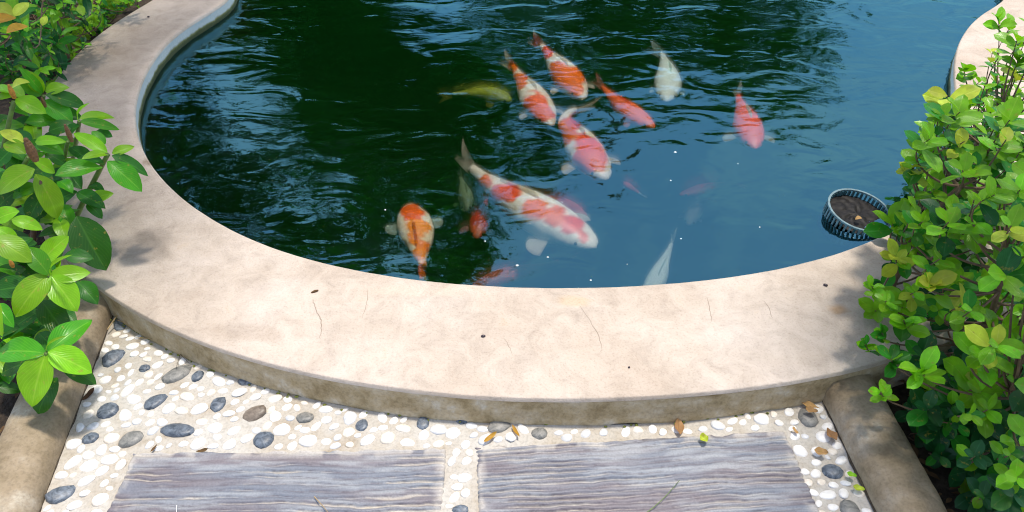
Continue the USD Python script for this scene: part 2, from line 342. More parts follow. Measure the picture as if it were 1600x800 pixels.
def strip(prof, wobble=0.0, seed=3):
    """sweep of (share of the way from the inner to the outer edge, metres outwards, z) round the pond"""
    rows = []
    for t, off, z in prof:
        xy = inner + (outer - inner) * t + out_n * off
        zz = np.full(N, z)
        p = np.column_stack([xy, zz])
        if wobble:
            w = noise3(p, 2.5, seed) * wobble * 2 + noise3(p, 14, seed + 5) * wobble
            p[:, 2] += w
        rows.append(p)
    v = np.array(rows).reshape(-1, 3)
    f = quads(len(prof), N, True)
    return v, f


top_prof = [(0, 0.0, RIM_Z - 0.012), (0, 0.002, RIM_Z - 0.002), (0, 0.007, RIM_Z)] + [(t, 0, RIM_Z) for t in np.linspace(0.05, 0.95, 40)] + [(1, -0.006, RIM_Z - 0.0003), (1, -0.0018, RIM_Z - 0.0030), (1, 0.0, RIM_Z - 0.013)]
v, f = strip(top_prof, 0.0030)
m = trimesh.Trimesh(v, f, process=False)
if m.face_normals[len(f) // 4][2] < 0:
    f = f[:, ::-1]
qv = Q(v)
left_dark = np.clip((430 - qv[:, 0] + 260 * noise3(v, 3.5, 61)) / 330, 0, 1) * (0.55 + 0.45 * np.clip((400 - qv[:, 1]) / 250, 0, 1))  # coping gets darker and slightly warmer towards its left, in patches
pig = 1 - left_dark[:, None] * np.array([0.20, 0.23, 0.27]) * (0.8 + 0.9 * noise3(v, 9, 62)[:, None])
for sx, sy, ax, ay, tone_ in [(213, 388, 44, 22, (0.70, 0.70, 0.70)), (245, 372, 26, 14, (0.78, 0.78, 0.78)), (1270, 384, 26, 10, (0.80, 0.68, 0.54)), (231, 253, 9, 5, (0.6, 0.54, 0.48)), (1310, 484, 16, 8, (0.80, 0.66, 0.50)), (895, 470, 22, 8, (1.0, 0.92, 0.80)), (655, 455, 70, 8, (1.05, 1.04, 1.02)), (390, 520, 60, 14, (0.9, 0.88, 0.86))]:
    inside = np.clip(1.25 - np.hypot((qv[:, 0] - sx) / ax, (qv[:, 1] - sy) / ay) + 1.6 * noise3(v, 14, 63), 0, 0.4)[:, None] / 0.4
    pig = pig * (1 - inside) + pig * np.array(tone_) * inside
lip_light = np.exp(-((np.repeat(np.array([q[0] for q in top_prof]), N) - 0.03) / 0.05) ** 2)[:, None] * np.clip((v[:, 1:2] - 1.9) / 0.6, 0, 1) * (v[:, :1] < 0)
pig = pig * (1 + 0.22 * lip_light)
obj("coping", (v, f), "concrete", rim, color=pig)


def rim_top(p):
    q = np.column_stack([np.asarray(p)[:, :2], np.full(len(p), RIM_Z)])
    return RIM_Z + noise3(q, 2.5, 3) * 0.0060 + noise3(q, 14, 8) * 0.0030


for ck, (pts, wd) in enumerate([([(489, 468), (497, 490), (503, 512), (499, 528)], 1.1), ([(575, 452), (572, 475), (567, 498)], 0.6), ([(905, 478), (920, 498), (929, 515), (937, 530), (936, 553)], 0.7), ([(1104, 466), (1109, 484), (1112, 503)], 0.7), ([(1193, 470), (1203, 484), (1206, 498)], 0.6), ([(786, 528), (794, 540), (799, 556)], 0.5)]):
    c = curve([P(x, y, RIM_Z) for x, y in pts], 40)
    jit = np.column_stack([noise3(c, 60, 50 + ck), noise3(c, 60, 70 + ck), np.zeros(40)]) * 0.010
    c = c + jit
    c[:, 2] = rim_top(c) + 0.0004
    rr_ = 0.0011 * wd * np.clip(0.35 + 1.6 * meshkit.noise(c * 45, 90 + ck), 0.2, 1.3) * np.sin(np.pi * np.linspace(0.03, 0.97, 40)) ** 0.5
    tv_, tf_ = tube(c, rr_, 5)
    tv_[:, 2] = np.repeat(np.r_[c[:, 2]], 5).tolist() + [c[0, 2], c[-1, 2]] + 0.25 * (tv_[:, 2] - np.r_[np.repeat(c[:, 2], 5), c[0, 2], c[-1, 2]])
    obj("crack", (tv_, tf_), "crack_dirt", rim)
fv, ff = strip([(1, -0.0008, RIM_Z - 0.013), (1, -0.002, 0.06), (1, 0.003, 0.03), (1, 0.007, 0.012), (1, 0.004, -0.01), (1, 0.004, -0.08)])
radial = np.tile(out_n, (6, 1))
fv[:, :2] += radial * (noise3(fv, 18, 8) * 0.007)[:, None] * np.repeat([0.1, 1, 1.2, 1.6, 1, 0], N)[:, None]
obj("outer_face", (fv, ff if trimesh.Trimesh(fv, ff, process=False).face_normals[0] @ np.r_[out_n[0], 0] > 0 else ff[:, ::-1]), "rim_face", rim)
iv, jf = strip([(0, 0.0008, RIM_Z - 0.012), (0, 0.002, 0.07), (0, 0.0, 0.04), (0, 0.0, -0.02), (0, 0.0, -0.9)])
iv[:, :2] += np.tile(out_n, (5, 1)) * (noise3(iv, 12, 4) * 0.010)[:, None] * np.repeat([0.1, 1, 1, 1, 0], N)[:, None]
obj("inner_face", (iv, jf if trimesh.Trimesh(iv, jf, process=False).face_normals[0] @ np.r_[out_n[0], 0] < 0 else jf[:, ::-1]), "inner_wall", rim)


def flat(poly, z, down=False):
    v, f = trimesh.creation.triangulate_polygon(poly, engine="earcut")
    v = np.column_stack([v, np.full(len(v), z)])
    t = trimesh.Trimesh(v, f, process=False)
    if (t.face_normals[0][2] < 0) != down:
        f = f[:, ::-1]
    return v, f


water_poly = pool.buffer(0.012)
wm = trimesh.creation.extrude_polygon(water_poly, WATER_Z + 0.86, engine="earcut")
wm.apply_translation([0, 0, -0.86])
obj("water", wm, "pond_water", smooth=False, kind="structure", label="murky green koi pond water with rippled tree and sky reflections")
obj("pond_floor", flat(pool.buffer(0.1), -0.80), "pond_bottom", smooth=False, kind="structure")
mid = Polygon(inner + (outer - inner) * 0.5)
obj("ground", flat(Polygon([(-60, -40), (60, -40), (60, 80), (-60, 80)], [list(mid.exterior.coords)]), SOIL_Z), "soil", smooth=False, kind="structure")

# ------------------------------------------------------------------ path of pebbles in mortar, slabs, kerbs
kerb_w, kerb_h = 0.145, 0.07
KL = [P(185, 470, 0)[:2], P(62, 800, 0)[:2]]                           # edge of the left kerb on the path
KR = [P(1281, 618, 0)[:2], P(1367, 798, 0)[:2]]                        # edge of the right kerb on the path


def along(k, y):
    (x0, y0), (x1, y1) = k
    return x0 + (x1 - x0) * (y - y0) / (y1 - y0)


outer_poly = Polygon(outer).buffer(0)
xs, ys = np.arange(-1.42, 1.10, 0.011), np.concatenate([np.arange(-1.6, 0.8, 0.08), np.arange(0.8, 2.1, 0.011)])
gx, gy = np.meshgrid(xs, ys)
gp = np.column_stack([gx.ravel(), gy.ravel(), np.zeros(gx.size)])
gp[:, 2] = noise3(gp, 5, 21) * 0.010 + noise3(gp, 30, 22) * 0.004
gf = quads(len(ys), len(xs))
gc = gp[gf].mean(1)
keep = (gc[:, 0] > along(KL, gc[:, 1]) - 0.07) & (gc[:, 0] < along(KR, gc[:, 1]) + 0.07) & ~shapely.contains_xy(outer_poly.buffer(-0.06), gc[:, 0], gc[:, 1])
gf = gf[keep]
used, inv = np.unique(gf, return_inverse=True)
path = obj("path", (gp[used], inv.reshape(gf.shape)), "mortar", kind="structure", label="path of pebbles set in pale mortar with two stone slabs")


def mortar_z(x, y):
    p = np.array([[x, y, 0.0]])
    return float(noise3(p, 5, 21)[0] * 0.010 + noise3(p, 30, 22)[0] * 0.004)


def slab(px_corners, seed, tall):
    (x0, y0), (x1, y1) = px_corners[0], px_corners[1]               # back left, back right corners (world)
    depth = 0.60
    nx, ny = 270, 240
    u, w = np.meshgrid(np.linspace(0, 1, nx), np.linspace(0, 1, ny))
    edge_n = unit([-(y1 - y0), x1 - x0])
    X = x0 + (x1 - x0) * u - edge_n[0] * depth * w
    Y = y0 + (y1 - y0) * u - edge_n[1] * depth * w
    pp = np.column_stack([u.ravel() * 0.8, w.ravel() * depth, np.full(u.size, seed * 3.7)])
    warp = noise3(pp * [1, 1, 1], [2.6, 3.0, 1], seed, 3) * 0.050 + noise3(pp, [9, 12, 1], seed + 1, 3) * 0.014
    wander = noise3(pp, [4.5, 26, 1], seed + 2, 3) * 7.5 + noise3(pp, [16, 50, 1], seed + 3, 2) * 1.6
    ridge = 0.5 + 0.5 * np.sin((pp[:, 1] + warp) * 2 * np.pi / (0.0175 if seed == 1 else 0.0150) + wander)
    ridge = ridge ** 0.75
    depth_ = np.clip(0.55 + 1.9 * noise3(pp, [5, 30, 1], seed + 5, 3), 0.1, 1)                # furrows come and go
    ridge = 1 - (1 - ridge) * depth_
    fine = noise3(pp, 60, seed + 4, 3)
    h = ridge + fine * 0.16
    Z = tall + h * 0.0085 - 0.0055
    edge = np.minimum(np.minimum(u, 1 - u) * 0.8, np.minimum(w, 1 - w) * depth).ravel() + noise3(pp, 30, seed + 6, 3) * 0.012
    Z -= 0.010 * np.clip(1 - edge / 0.008, 0, 1) ** 2
    X = X.ravel() + noise3(pp, 25, seed + 8) * 0.006
    Y = Y.ravel() + noise3(pp, 25, seed + 9) * 0.006
    v = np.column_stack([X, Y, Z])
    f = quads(ny, nx)[:, ::-1]
    # pigment: purple grey and blue grey stone, cream dust lying in the furrows
    tone = meshkit.fbm(np.column_stack([pp[:, 0] * 3.0, (pp[:, 1] + warp) * 30, pp[:, 2]]), 4, seed + 12)[:, None]
    blue, plum, pale, cream = np.array([0.165, 0.180, 0.215]), np.array([0.175, 0.155, 0.170]), np.array([0.34, 0.355, 0.37]), np.array([0.45, 0.40, 0.33])
    col = blue + (plum - blue) * np.clip((tone - 0.38) / 0.2, 0, 1)
    t3 = np.clip((meshkit.fbm(np.column_stack([pp[:, 0] * 9, (pp[:, 1] + warp) * 70, pp[:, 2]]), 4, seed + 14)[:, None] - 0.46) / 0.18, 0, 1)
    col = col + (pale - col) * t3 * 0.60
    dust = np.clip((0.52 - h[:, None] + fine[:, None] * 0.35) / 0.14, 0, 1)
    lip_ = np.exp(-((h[:, None] - 0.62) / 0.06) ** 2) * 0.55
    col = col * (1 - lip_) + np.array([0.085, 0.07, 0.085]) * lip_
    col = col + (cream - col) * dust * (0.66 if seed == 1 else 0.38)
    rimdust = np.clip(1 - edge[:, None] / 0.03, 0, 1) * np.clip((meshkit.fbm(pp * 22, 3, seed + 15)[:, None] - 0.42) / 0.1, 0, 1)
    col = col + (np.array([0.58, 0.53, 0.46]) - col) * rimdust * 0.8
    # skirt down into the mortar
    loop = np.concatenate([np.arange(nx), np.arange(1, ny) * nx + nx - 1, (ny - 1) * nx + np.arange(nx - 2, -1, -1), np.arange(ny - 2, 0, -1) * nx])
    base = v[loop].copy(); base[:, 2] = -0.03
    n, L = len(v), len(loop)
    k = np.arange(L)
    sk = np.vstack([np.stack([loop[k], n + k, n + (k + 1) % L], 1), np.stack([loop[k], n + (k + 1) % L, loop[(k + 1) % L]], 1)])
    v = np.vstack([v, base]); col = np.vstack([col, col[loop]]); f = np.vstack([f, sk[:, ::-1]])
    return (v, f), col


SL = [P(206, 706, 0.008)[:2], P(697, 699, 0.008)[:2]]
SR = [P(743, 697, 0.008)[:2], P(1228, 671, 0.008)[:2]]
for corners, seed, lab in ((SL, 1, "left stone slab with cream dust in its wavy furrows"), (SR, 2, "right stone slab, plum and blue grey, finer furrows")):
    mesh_, col = slab(corners, seed, 0.006)
    t = trimesh.Trimesh(*mesh_, process=False)
    if t.face_normals[:500, 2].mean() < 0:
        mesh_ = (mesh_[0], mesh_[1][:, ::-1])
    obj("stone_slab", mesh_, "pigmented", path, color=col, label=lab)


def pebble(c, a, b, rot, h, seed):
    """flattened, slightly irregular dome sunk in the mortar"""
    r = np.random.default_rng(seed)
    ns = 12
    ph = np.arange(ns) / ns * 2 * np.pi
    out = 1 + r.uniform(0.02, 0.10) * np.cos(2 * ph + r.uniform(0, 6)) * 0.5 + r.uniform(0.01, 0.07) * np.cos(3 * ph + r.uniform(0, 6)) + r.uniform(0, 0.05) * np.cos(5 * ph + r.uniform(0, 6))
    rows = []
    for rad, z in ((1.0, -0.4), (1.0, 0.12), (0.86, 0.62), (0.55, 0.92)):
        rows.append(np.column_stack([a * rad * out * np.cos(ph), b * rad * out * np.sin(ph), np.full(ns, z * h)]))
    v = np.vstack(rows + [[[0, 0, h]]])
    f = np.vstack([quads(4, ns, True), np.stack([36 + np.arange(ns), 36 + (np.arange(ns) + 1) % ns, np.full(ns, 48)], 1)])
    tilt = r.normal(0, 0.10, 2)
    v[:, 2] += v[:, 0] * tilt[0] + v[:, 1] * tilt[1]
    co, si = math.cos(rot), math.sin(rot)
    v = np.column_stack([v[:, 0] * co - v[:, 1] * si, v[:, 0] * si + v[:, 1] * co, v[:, 2]]) + c
    return v, f


dark = [(190, 504, 22, 26, 10, "blue"), (231, 506, 34, 20, 10, "brown"), (178, 560, 27, 28, -20, "blue"), (226, 577, 12, 17, 70, "blue"), (278, 585, 42, 22, 35, "grey"), (309, 588, 19, 17, 0, "blue"), (386, 595, 27, 15, 8, "blue"), (276, 541, 20, 13, -10, "brown"),
        (243, 628, 32, 22, 45, "blue"), (341, 632, 23, 24, 0, "blue"), (169, 643, 32, 24, 25, "blue"), (397, 648, 40, 21, 22, "brown"), (278, 673, 55, 22, -5, "blue"), (206, 687, 35, 24, 35, "grey"), (142, 686, 25, 17, 10, "blue"), (98, 772, 44, 25, 30, "blue"),
        (489, 611, 38, 19, 0, "grey"), (477, 652, 29, 17, 5, "grey"), (412, 688, 32, 26, 0, "blue"), (565, 664, 20, 20, 0, "blue"), (661, 661, 20, 20, 0, "blue"), (722, 655, 20, 17, 15, "blue"), (780, 666, 38, 23, 15, "grey"), (842, 678, 27, 18, 0, "grey"),
        (1262, 652, 30, 30, 0, "grey"), (1301, 736, 33, 24, 0, "blue"), (1328, 794, 27, 32, 70, "grey"), (719, 798, 28, 16, 0, "blue"), (1390, 900, 40, 30, 0, "grey"), (20, 880, 40, 30, 0, "blue")]
spots = []
for i, (px, py, w, h, r, kind) in enumerate(dark):
    c = P(px, py, 0)
    mx = np.linalg.norm(P(px + 1, py, 0) - c); my = np.linalg.norm(P(px, py + 1, 0) - c)
    # a pixel ellipse becomes a ground ellipse
    th = math.radians(r)
    e1 = np.array([math.cos(th) * mx, math.sin(th) * my]) * w / 2
    e2 = np.array([-math.sin(th) * mx, math.cos(th) * my]) * h / 2
    a, b = np.linalg.norm(e1), np.linalg.norm(e2)
    c[2] = mortar_z(*c[:2])
    obj("dark_pebble", pebble(c, a, b, math.atan2(e1[1], e1[0]), min(a, b) * 0.42, 500 + i), f"pebble_{kind}", path)
    spots.append((c[0], c[1], max(a, b) * 0.55 + min(a, b) * 0.45))
slab_poly = [Polygon([SL[0], SL[1], SL[1] + [0.02, -0.62], SL[0] + [0.02, -0.62]]).buffer(0.004), Polygon([SR[0], SR[1], SR[1] + [0.0, -0.62], SR[0] + [0.0, -0.62]]).buffer(0.004)]
fixed = [(620, 707, 20, 17)]
whites, tries = [], 0
seeds = [(713, 707), (729, 721), (710, 746), (730, 748), (710, 778), (733, 773), (712, 793), (1020, 670)]
cand = [tuple(P(x, y, 0)[:2]) for x, y in seeds]
while tries < 110000 and len(whites) < 520:
    tries += 1
    if tries <= len(cand):
        x, y = cand[tries - 1]
    else:
        x, y = rng.uniform(-1.3, 1.0), rng.uniform(0.82, 1.85)
    a = rng.uniform(0.0120, 0.0240); b = a * rng.uniform(0.6, 0.88)
    if rng.random() < 0.18:
        a *= 0.75; b *= 0.75
    if x < along(KL, y) + a + 0.002 or x > along(KR, y) - a - 0.002:
        continue
    pt = Point(x, y)
    if outer_poly.distance(pt) < b + 0.006 or any(s.distance(pt) < b * 0.95 for s in slab_poly):
        continue
    if any((x - X) ** 2 + (y - Y) ** 2 < (R + (a + b) / 2 + rng.uniform(0.0005, 0.0030)) ** 2 for X, Y, R in spots):
        continue
    spots.append((x, y, (a + b) / 2 * 0.97))
    whites.append((x, y, a, b, rng.uniform(-0.3, 1.2) if rng.random() < 0.8 else rng.uniform(0, math.pi)))
whites.sort(key=lambda q: -q[1] if False else (abs(Q([q[0], q[1], 0])[0][1] - 640)))
extra = []
for i, (x, y, a, b, r) in enumerate(whites):
    k = rng.random()
    pm = pebble(np.array([x, y, mortar_z(x, y)]), a, b, r, b * 0.36, 1000 + i)
    if i < 300:
        obj("white_pebble", pm, "pebble_white" if k < 0.66 else "pebble_cream" if k < 0.85 else "pebble_pale_grey", path)
    else:
        extra.append(pm)
if extra:
    obj("further_pebbles", join(extra), "pebble_white", path, kind="stuff")


def kerb(line, side, y_end, label):
    """rounded concrete kerb whose path edge is LINE; side = -1 to the left of it, 1 to the right"""
    a = np.array([*line[0], 0]); d = unit(np.array([*(line[1] - line[0]), 0]))
    start = a - d * 0.02
    length = (a[1] - y_end) / -d[1]
    s = np.linspace(0, length, 160)
    nrm = np.array([-d[1], d[0], 0]) * -1
    if nrm[0] * side < 0:
        nrm = -nrm
    prof = [(0, -0.06), (0, 0.015), (0.004, 0.038)]
    for t in np.linspace(0.12, 0.88, 9):
        prof.append((kerb_w * t, kerb_h * (0.62 + 0.38 * math.sin(math.pi * t) ** 0.55)))
    prof += [(kerb_w - 0.003, 0.036), (kerb_w, 0.012), (kerb_w, -0.08)]
    prof = np.array(prof)
    rows = np.array([[start + d * q + nrm * o + np.array([0, 0, z]) for o, z in prof] for q in s])
    n = (noise3(rows.reshape(-1, 3), 9, 31) * 0.008 + noise3(rows.reshape(-1, 3), 40, 32) * 0.004).reshape(rows.shape[:2])
    rows[..., 2] += n
    rows += (nrm * 0.6) * n[..., None]
    v = rows.reshape(-1, 3)
    f = quads(len(s), len(prof))
    # end cap at the rim
    ci = len(v)
    v = np.vstack([v, rows[0].mean(0)])
    k = np.arange(len(prof) - 1)
    f = np.vstack([f, np.stack([k, k + 1, np.full(len(k), ci)], 1)])
    t = trimesh.Trimesh(v, f, process=False)
    if t.face_normals[len(f) // 3][2] < 0:
        f = f[:, ::-1]
    base = (start[0], start[1], 0)
    p = thing("kerb", label, "kerb", base)
    obj("kerb_body", (v, f), "kerb_concrete", p)


kerb(KL, -1, -1.5, "weathered rounded concrete kerb under the broad ginger leaves, left of the path")
kerb(KR, 1, -1.5, "rounded brownish concrete kerb between the slab path and the right shrub")
# ------------------------------------------------------------------ fallen things on the path and the rim
def leaf_mesh(base, tip, width, up=(0, 0, 1), fold=0.25, curl=0.15, shape=0.5, nr=7, wave=0.0, twist=0.0, seed=0, nc=5, point=1.0):
    """one leaf blade from base to tip: folded along the midrib, bent down along its length. Returns (v, f), uv"""
    base, tip = np.asarray(base, float), np.asarray(tip, float)
    L = np.linalg.norm(tip - base) + 1e-9
    d = (tip - base) / L
    side = np.cross(d, up); side = unit(side)
    n = np.cross(side, d)
    u = np.linspace(0, 1, nr)
    w = np.linspace(-1, 1, nc)
    # outline: shape < 0.5 is widest near the base, > 0.5 near the tip
    k = math.log(0.5) / math.log(shape)
    prof = np.sin(np.pi * np.clip(u, 0, 1) ** k) ** (0.72 * point)
    prof = np.where(u < 0.04, 0.06, prof); prof[-1] = 0.0
    U, W = np.meshgrid(u, w, indexing="ij")
    half = width / 2 * prof[:, None]
    ph = seed * 1.7
    tw = twist * (U - 0.3)
    z = curl * L * (4 * U * (1 - U)) * 0.5 + np.abs(W) ** 1.3 * half * fold + wave * width * np.sin(U * 9 + ph + 1.5 * np.sign(W)) * np.abs(W) * 0.5
    s = W * half
    s2, z2 = s * np.cos(tw) - z * np.sin(tw) * 0.0, z + s * np.sin(tw)
    v = base + d * (U * L)[..., None] + side * s2[..., None] + n * z2[..., None]
    f = quads(nr, nc)
    t = trimesh.Trimesh(v.reshape(-1, 3), f, process=False)
    if t.face_normals.mean(0) @ np.asarray(up, float) < 0:
        f = f[:, ::-1]
    uv = np.column_stack([U.ravel() + 0.0, (W.ravel() + 1) / 2])
    return (v.reshape(-1, 3), f), uv


def put_leaf(name, args, m, parent, **kw):
    mesh_, uv = leaf_mesh(**args)
    return obj(name, mesh_, m, parent, uv=uv, **kw)


for px, py, L, ang_, w, z, m, lab in [
        (1062, 665, 0.042, 80, 0.024, 0.012, "leaf_dry", "tan curled dry leaf standing against pebbles above the right slab"),
        (1100, 684, 0.022, 20, 0.024, 0.022, "leaf_yellow", "crumpled ochre dry leaf on the right slab's back edge"),
        (1263, 629, 0.058, -35, 0.018, 0.02, "leaf_dry", "long brown dry leaf in the corner of rim and right kerb"),
        (1268, 640, 0.030, -20, 0.018, 0.028, "leaf_dry", "small tan dry leaf lying on the round grey pebble"),
        (1300, 678, 0.034, -75, 0.026, 0.016, "leaf_dry", "brown oval dry leaf beside the right kerb edge"),
        (1283, 705, 0.032, -15, 0.022, 0.018, "leaf_dry", "pale tan dry leaf flake between white pebbles right of the slab"),
        (1243, 672, 0.020, -70, 0.010, 0.016, "leaf_dry", "narrow tan leaf flake between two white pebbles at the slab's corner"),
        (1342, 762, 0.026, -20, 0.016, 0.014, "leaf_yellow", "small ochre leaf flake nearest the bottom of the right kerb"),
        (1331, 741, 0.022, -25, 0.014, 0.016, "fern_green", "small green leaf flake at the right kerb foot"),
        (766, 682, 0.040, 35, 0.012, 0.02, "leaf_orange", "reddish torn leaf beside the big grey pebble above the right slab"),
        (806, 672, 0.036, -60, 0.010, 0.018, "leaf_orange", "thin orange leaf scrap right of the big grey pebble"),
        (240, 700, 0.020, 60, 0.006, 0.012, "leaf_dead", "dark curled leaf scrap at the left slab's back corner"),
        (316, 703, 0.030, 10, 0.009, 0.012, "leaf_dead", "dark leaf scrap on the left slab's back edge"),
        (138, 615, 0.036, 65, 0.014, 0.01, "leaf_dead", "dead black leaf wedged in the joint of the left kerb")]:
    c = P(px, py, z)
    a = math.radians(ang_)
    d = np.array([math.cos(a), math.sin(a) * 1.25, 0.10]) * L / 2
    mesh_, uv = leaf_mesh(c - d, c + d, w, up=(0.2, -0.2, 1), fold=0.5, curl=-0.3, wave=0.3, seed=px)
    obj("fallen_leaf", mesh_, m, uv=uv, label=lab, category="leaf", group="fallen leaves on the path")


def twig(pts, r, m, label, name="twig", sides=5):
    v, f = tube(curve(pts, 12), np.linspace(r, r * 0.6, 12), sides)
    obj(name, (v, f), m, label=label, category=name)


twig([P(168, 515, 0.014), P(178, 500, 0.022), P(190, 485, 0.02)], 0.0022, "twig_straw", "short straw coloured twig lying on the dark pebble near the left kerb")
twig([P(183, 500, 0.018), P(195, 505, 0.022), P(208, 513, 0.016)], 0.0012, "twig_straw", "thin pale stalk crossing the dark pebble near the left kerb")
twig([P(212, 528, 0.012), P(245, 531, 0.015), P(290, 540, 0.012), P(330, 541, 0.01)], 0.0012, "twig_straw", "long thin dry stalk on the mortar below the left rim")
twig([P(283, 548, 0.012), P(279, 562, 0.014), P(275, 576, 0.016)], 0.0008, "seed_dark", "fine dark stalk above the long grey pebble")
twig([P(281, 552, 0.012), P(288, 560, 0.014), P(295, 567, 0.016)], 0.0008, "seed_dark", "fine dark stalk branching right above the long grey pebble")
twig([P(1002, 806, 0.014), P(1030, 785, 0.015), P(1052, 762, 0.015), P(1062, 750, 0.014)], 0.0011, "stem_green", "thin green grass stalk curving over the right slab")
twig([P(491, 776, 0.014), P(502, 788, 0.015), P(514, 802, 0.013)], 0.0013, "twig_straw", "thin tan stalk on the left slab")
twig([P(276, 790, 0.014), P(276, 800, 0.015), P(277, 812, 0.013)], 0.0012, "foam_white", "pale thread on the left slab")


def bump_blob(c, a, b, h, rot=0.0, seed=0):
    m = trimesh.creation.icosphere(2)
    v = np.array(m.vertices)
    v *= 1 + noise3(v + seed, 1.6, seed)[:, None] * 0.5
    v *= [a, b, h]
    co, si = math.cos(rot), math.sin(rot)
    return np.column_stack([v[:, 0] * co - v[:, 1] * si, v[:, 0] * si + v[:, 1] * co, v[:, 2]]) + c, np.array(m.faces)


for px, py, a, b, rot, m, lab in [(755, 525, 0.006, 0.0045, 0, "seed_dark", "dark round seed on the front of the pond rim"),
                                  (1290, 445, 0.0065, 0.0042, -0.4, "seed_dark", "black seed near the right end of the pond rim"),
                                  (492, 455, 0.011, 0.0035, 0.5, "leaf_dead", "small brown chip on the left front of the pond rim"),
                                  (232, 26, 0.006, 0.004, 0.3, "seed_dark", "dark crumb at the outer edge of the far left rim"),
                                  (983, 574, 0.003, 0.0025, 0, "seed_dark", "tiny dark crumb on the front rim above the right slab")]:
    obj("seed", bump_blob(P(px, py, RIM_Z + 0.003), a, b, 0.0035, rot, px), m, label=lab, category="seed")
specks = [(1055, 238, 1.5, "white foam fleck beside the red koi's fin"), (808, 415, 1.5, "white foam fleck in front of the largest koi"), (856, 402, 1.1, "white foam fleck under the largest koi's chin"), (1048, 282, 0.9, "white fleck above the faint red koi"),
          (1153, 256, 0.7, "tiny white fleck right of the faint red koi"), (1064, 373, 0.9, "white fleck beside the pale koi's tail"), (923, 438, 1.0, "white fleck by the front rim left of the pale koi"), (1187, 355, 0.8, "white fleck floating left of the basket"), (758, 377, 0.9, "white fleck left of the largest koi's fin"),
          (980, 413, 0.6, "tiny white fleck left of the pale koi"), (878, 316, 0.7, "tiny fleck over the largest koi's back"), (602, 328, 0.9, "white fleck left of the orange and white koi")]
for px, py, s, lab in specks:
    obj("foam_fleck", bump_blob(P(px, py, WATER_Z), 0.0034 * s, 0.0027 * s, 0.002 * s, 0, px), "foam_white", label=lab, category="foam fleck", group="white flecks floating on the pond")

# ------------------------------------------------------------------ floating basket
bc = np.array([1.168, 2.078, 0.052])
ex = unit(P(1385, 347, 0.052) - P(1281, 318, 0.052))
bn = unit(np.array([0.10, -0.10, 1.0]))
bx = unit(np.cross([0, 1, 0], bn)); by = np.cross(bn, bx)
BR = 0.103
basket = thing("pond_basket", "round dark teal ribbed plastic basket floating in the pond beside the shrub", "basket", bc)


def ring(r0, r1, z0, z1, n=64):
    a = np.arange(n) / n * 2 * np.pi
    prof = [(r0, z0), (r1, z0), (r1, z1), (r0, z1)]
    rows = [bc + np.outer(np.cos(a) * r, bx) + np.outer(np.sin(a) * r, by) + bn * z for r, z in prof]
    rows.append(rows[0])
    v = np.vstack(rows)
    return v, quads(5, n, True)


obj("lip", ring(BR - 0.003, BR + 0.004, 0.004, 0.010), "basket_lip", basket, smooth=30)
obj("wall", ring(BR - 0.003, BR - 0.0005, -0.085, -0.036), "basket_plastic", basket, smooth=30)
obj("middle_band", ring(BR - 0.001, BR + 0.003, -0.037, -0.032), "basket_lip", basket, smooth=30)
obj("lower_band", ring(BR - 0.001, BR + 0.003, -0.085, -0.079), "basket_plastic", basket, smooth=30)
for k in range(44):
    a = k / 44 * 2 * math.pi
    for s, nm in ((1, "rib"), (-1, "inner_rib")):
        r = BR + (0.0014 if s > 0 else -0.0042)
        e_r, e_t = bx * math.cos(a) + by * math.sin(a), -bx * math.sin(a) + by * math.cos(a)
        lo, hi = (-0.078, 0.0035)
        b = trimesh.creation.box([0.0030, 0.0068, hi - lo])
        v = bc + np.outer(b.vertices[:, 0], e_r) + np.outer(b.vertices[:, 1], e_t) + np.outer(b.vertices[:, 2] + (hi + lo) / 2, bn) + e_r * r
        obj(nm, (v, b.faces), "basket_lip" if (k % 3 and s > 0) else "basket_plastic", basket, smooth=False)
nn = 26
uu, aa = np.meshgrid(np.linspace(0.001, 1, 12), np.arange(nn * 2) / (nn * 2) * 2 * np.pi, indexing="ij")
dv = bc + (np.cos(aa) * uu * (BR - 0.004))[..., None] * bx + (np.sin(aa) * uu * (BR - 0.004))[..., None] * by
dv = dv.reshape(-1, 3)
dv = dv + bn * (-0.014 + noise3(dv, 55, 3)[:, None] * 0.018)
obj("wet_debris", (dv, quads(12, nn * 2, True)), "debris", basket)
obj("floor_plate", (np.vstack([ring(0.001, BR, -0.086, -0.083)[0]]), ring(0.001, BR, -0.086, -0.083)[1]), "basket_plastic", basket, smooth=30)
mesh_, uv = leaf_mesh(P(1336, 343, 0.050), P(1347, 341, 0.056), 0.018, fold=0.5, curl=0.2)
obj("dead_leaf", mesh_, "leaf_dry", uv=uv, label="brown dead leaf on the wet debris inside the round basket", category="leaf")

# ------------------------------------------------------------------ koi
WHITE, ORANGE, RED, PINK, PALE = (0.90, 0.84, 0.70), (0.92, 0.17, 0.008), (0.90, 0.095, 0.020), (0.95, 0.155, 0.05), (0.62, 0.72, 0.62)


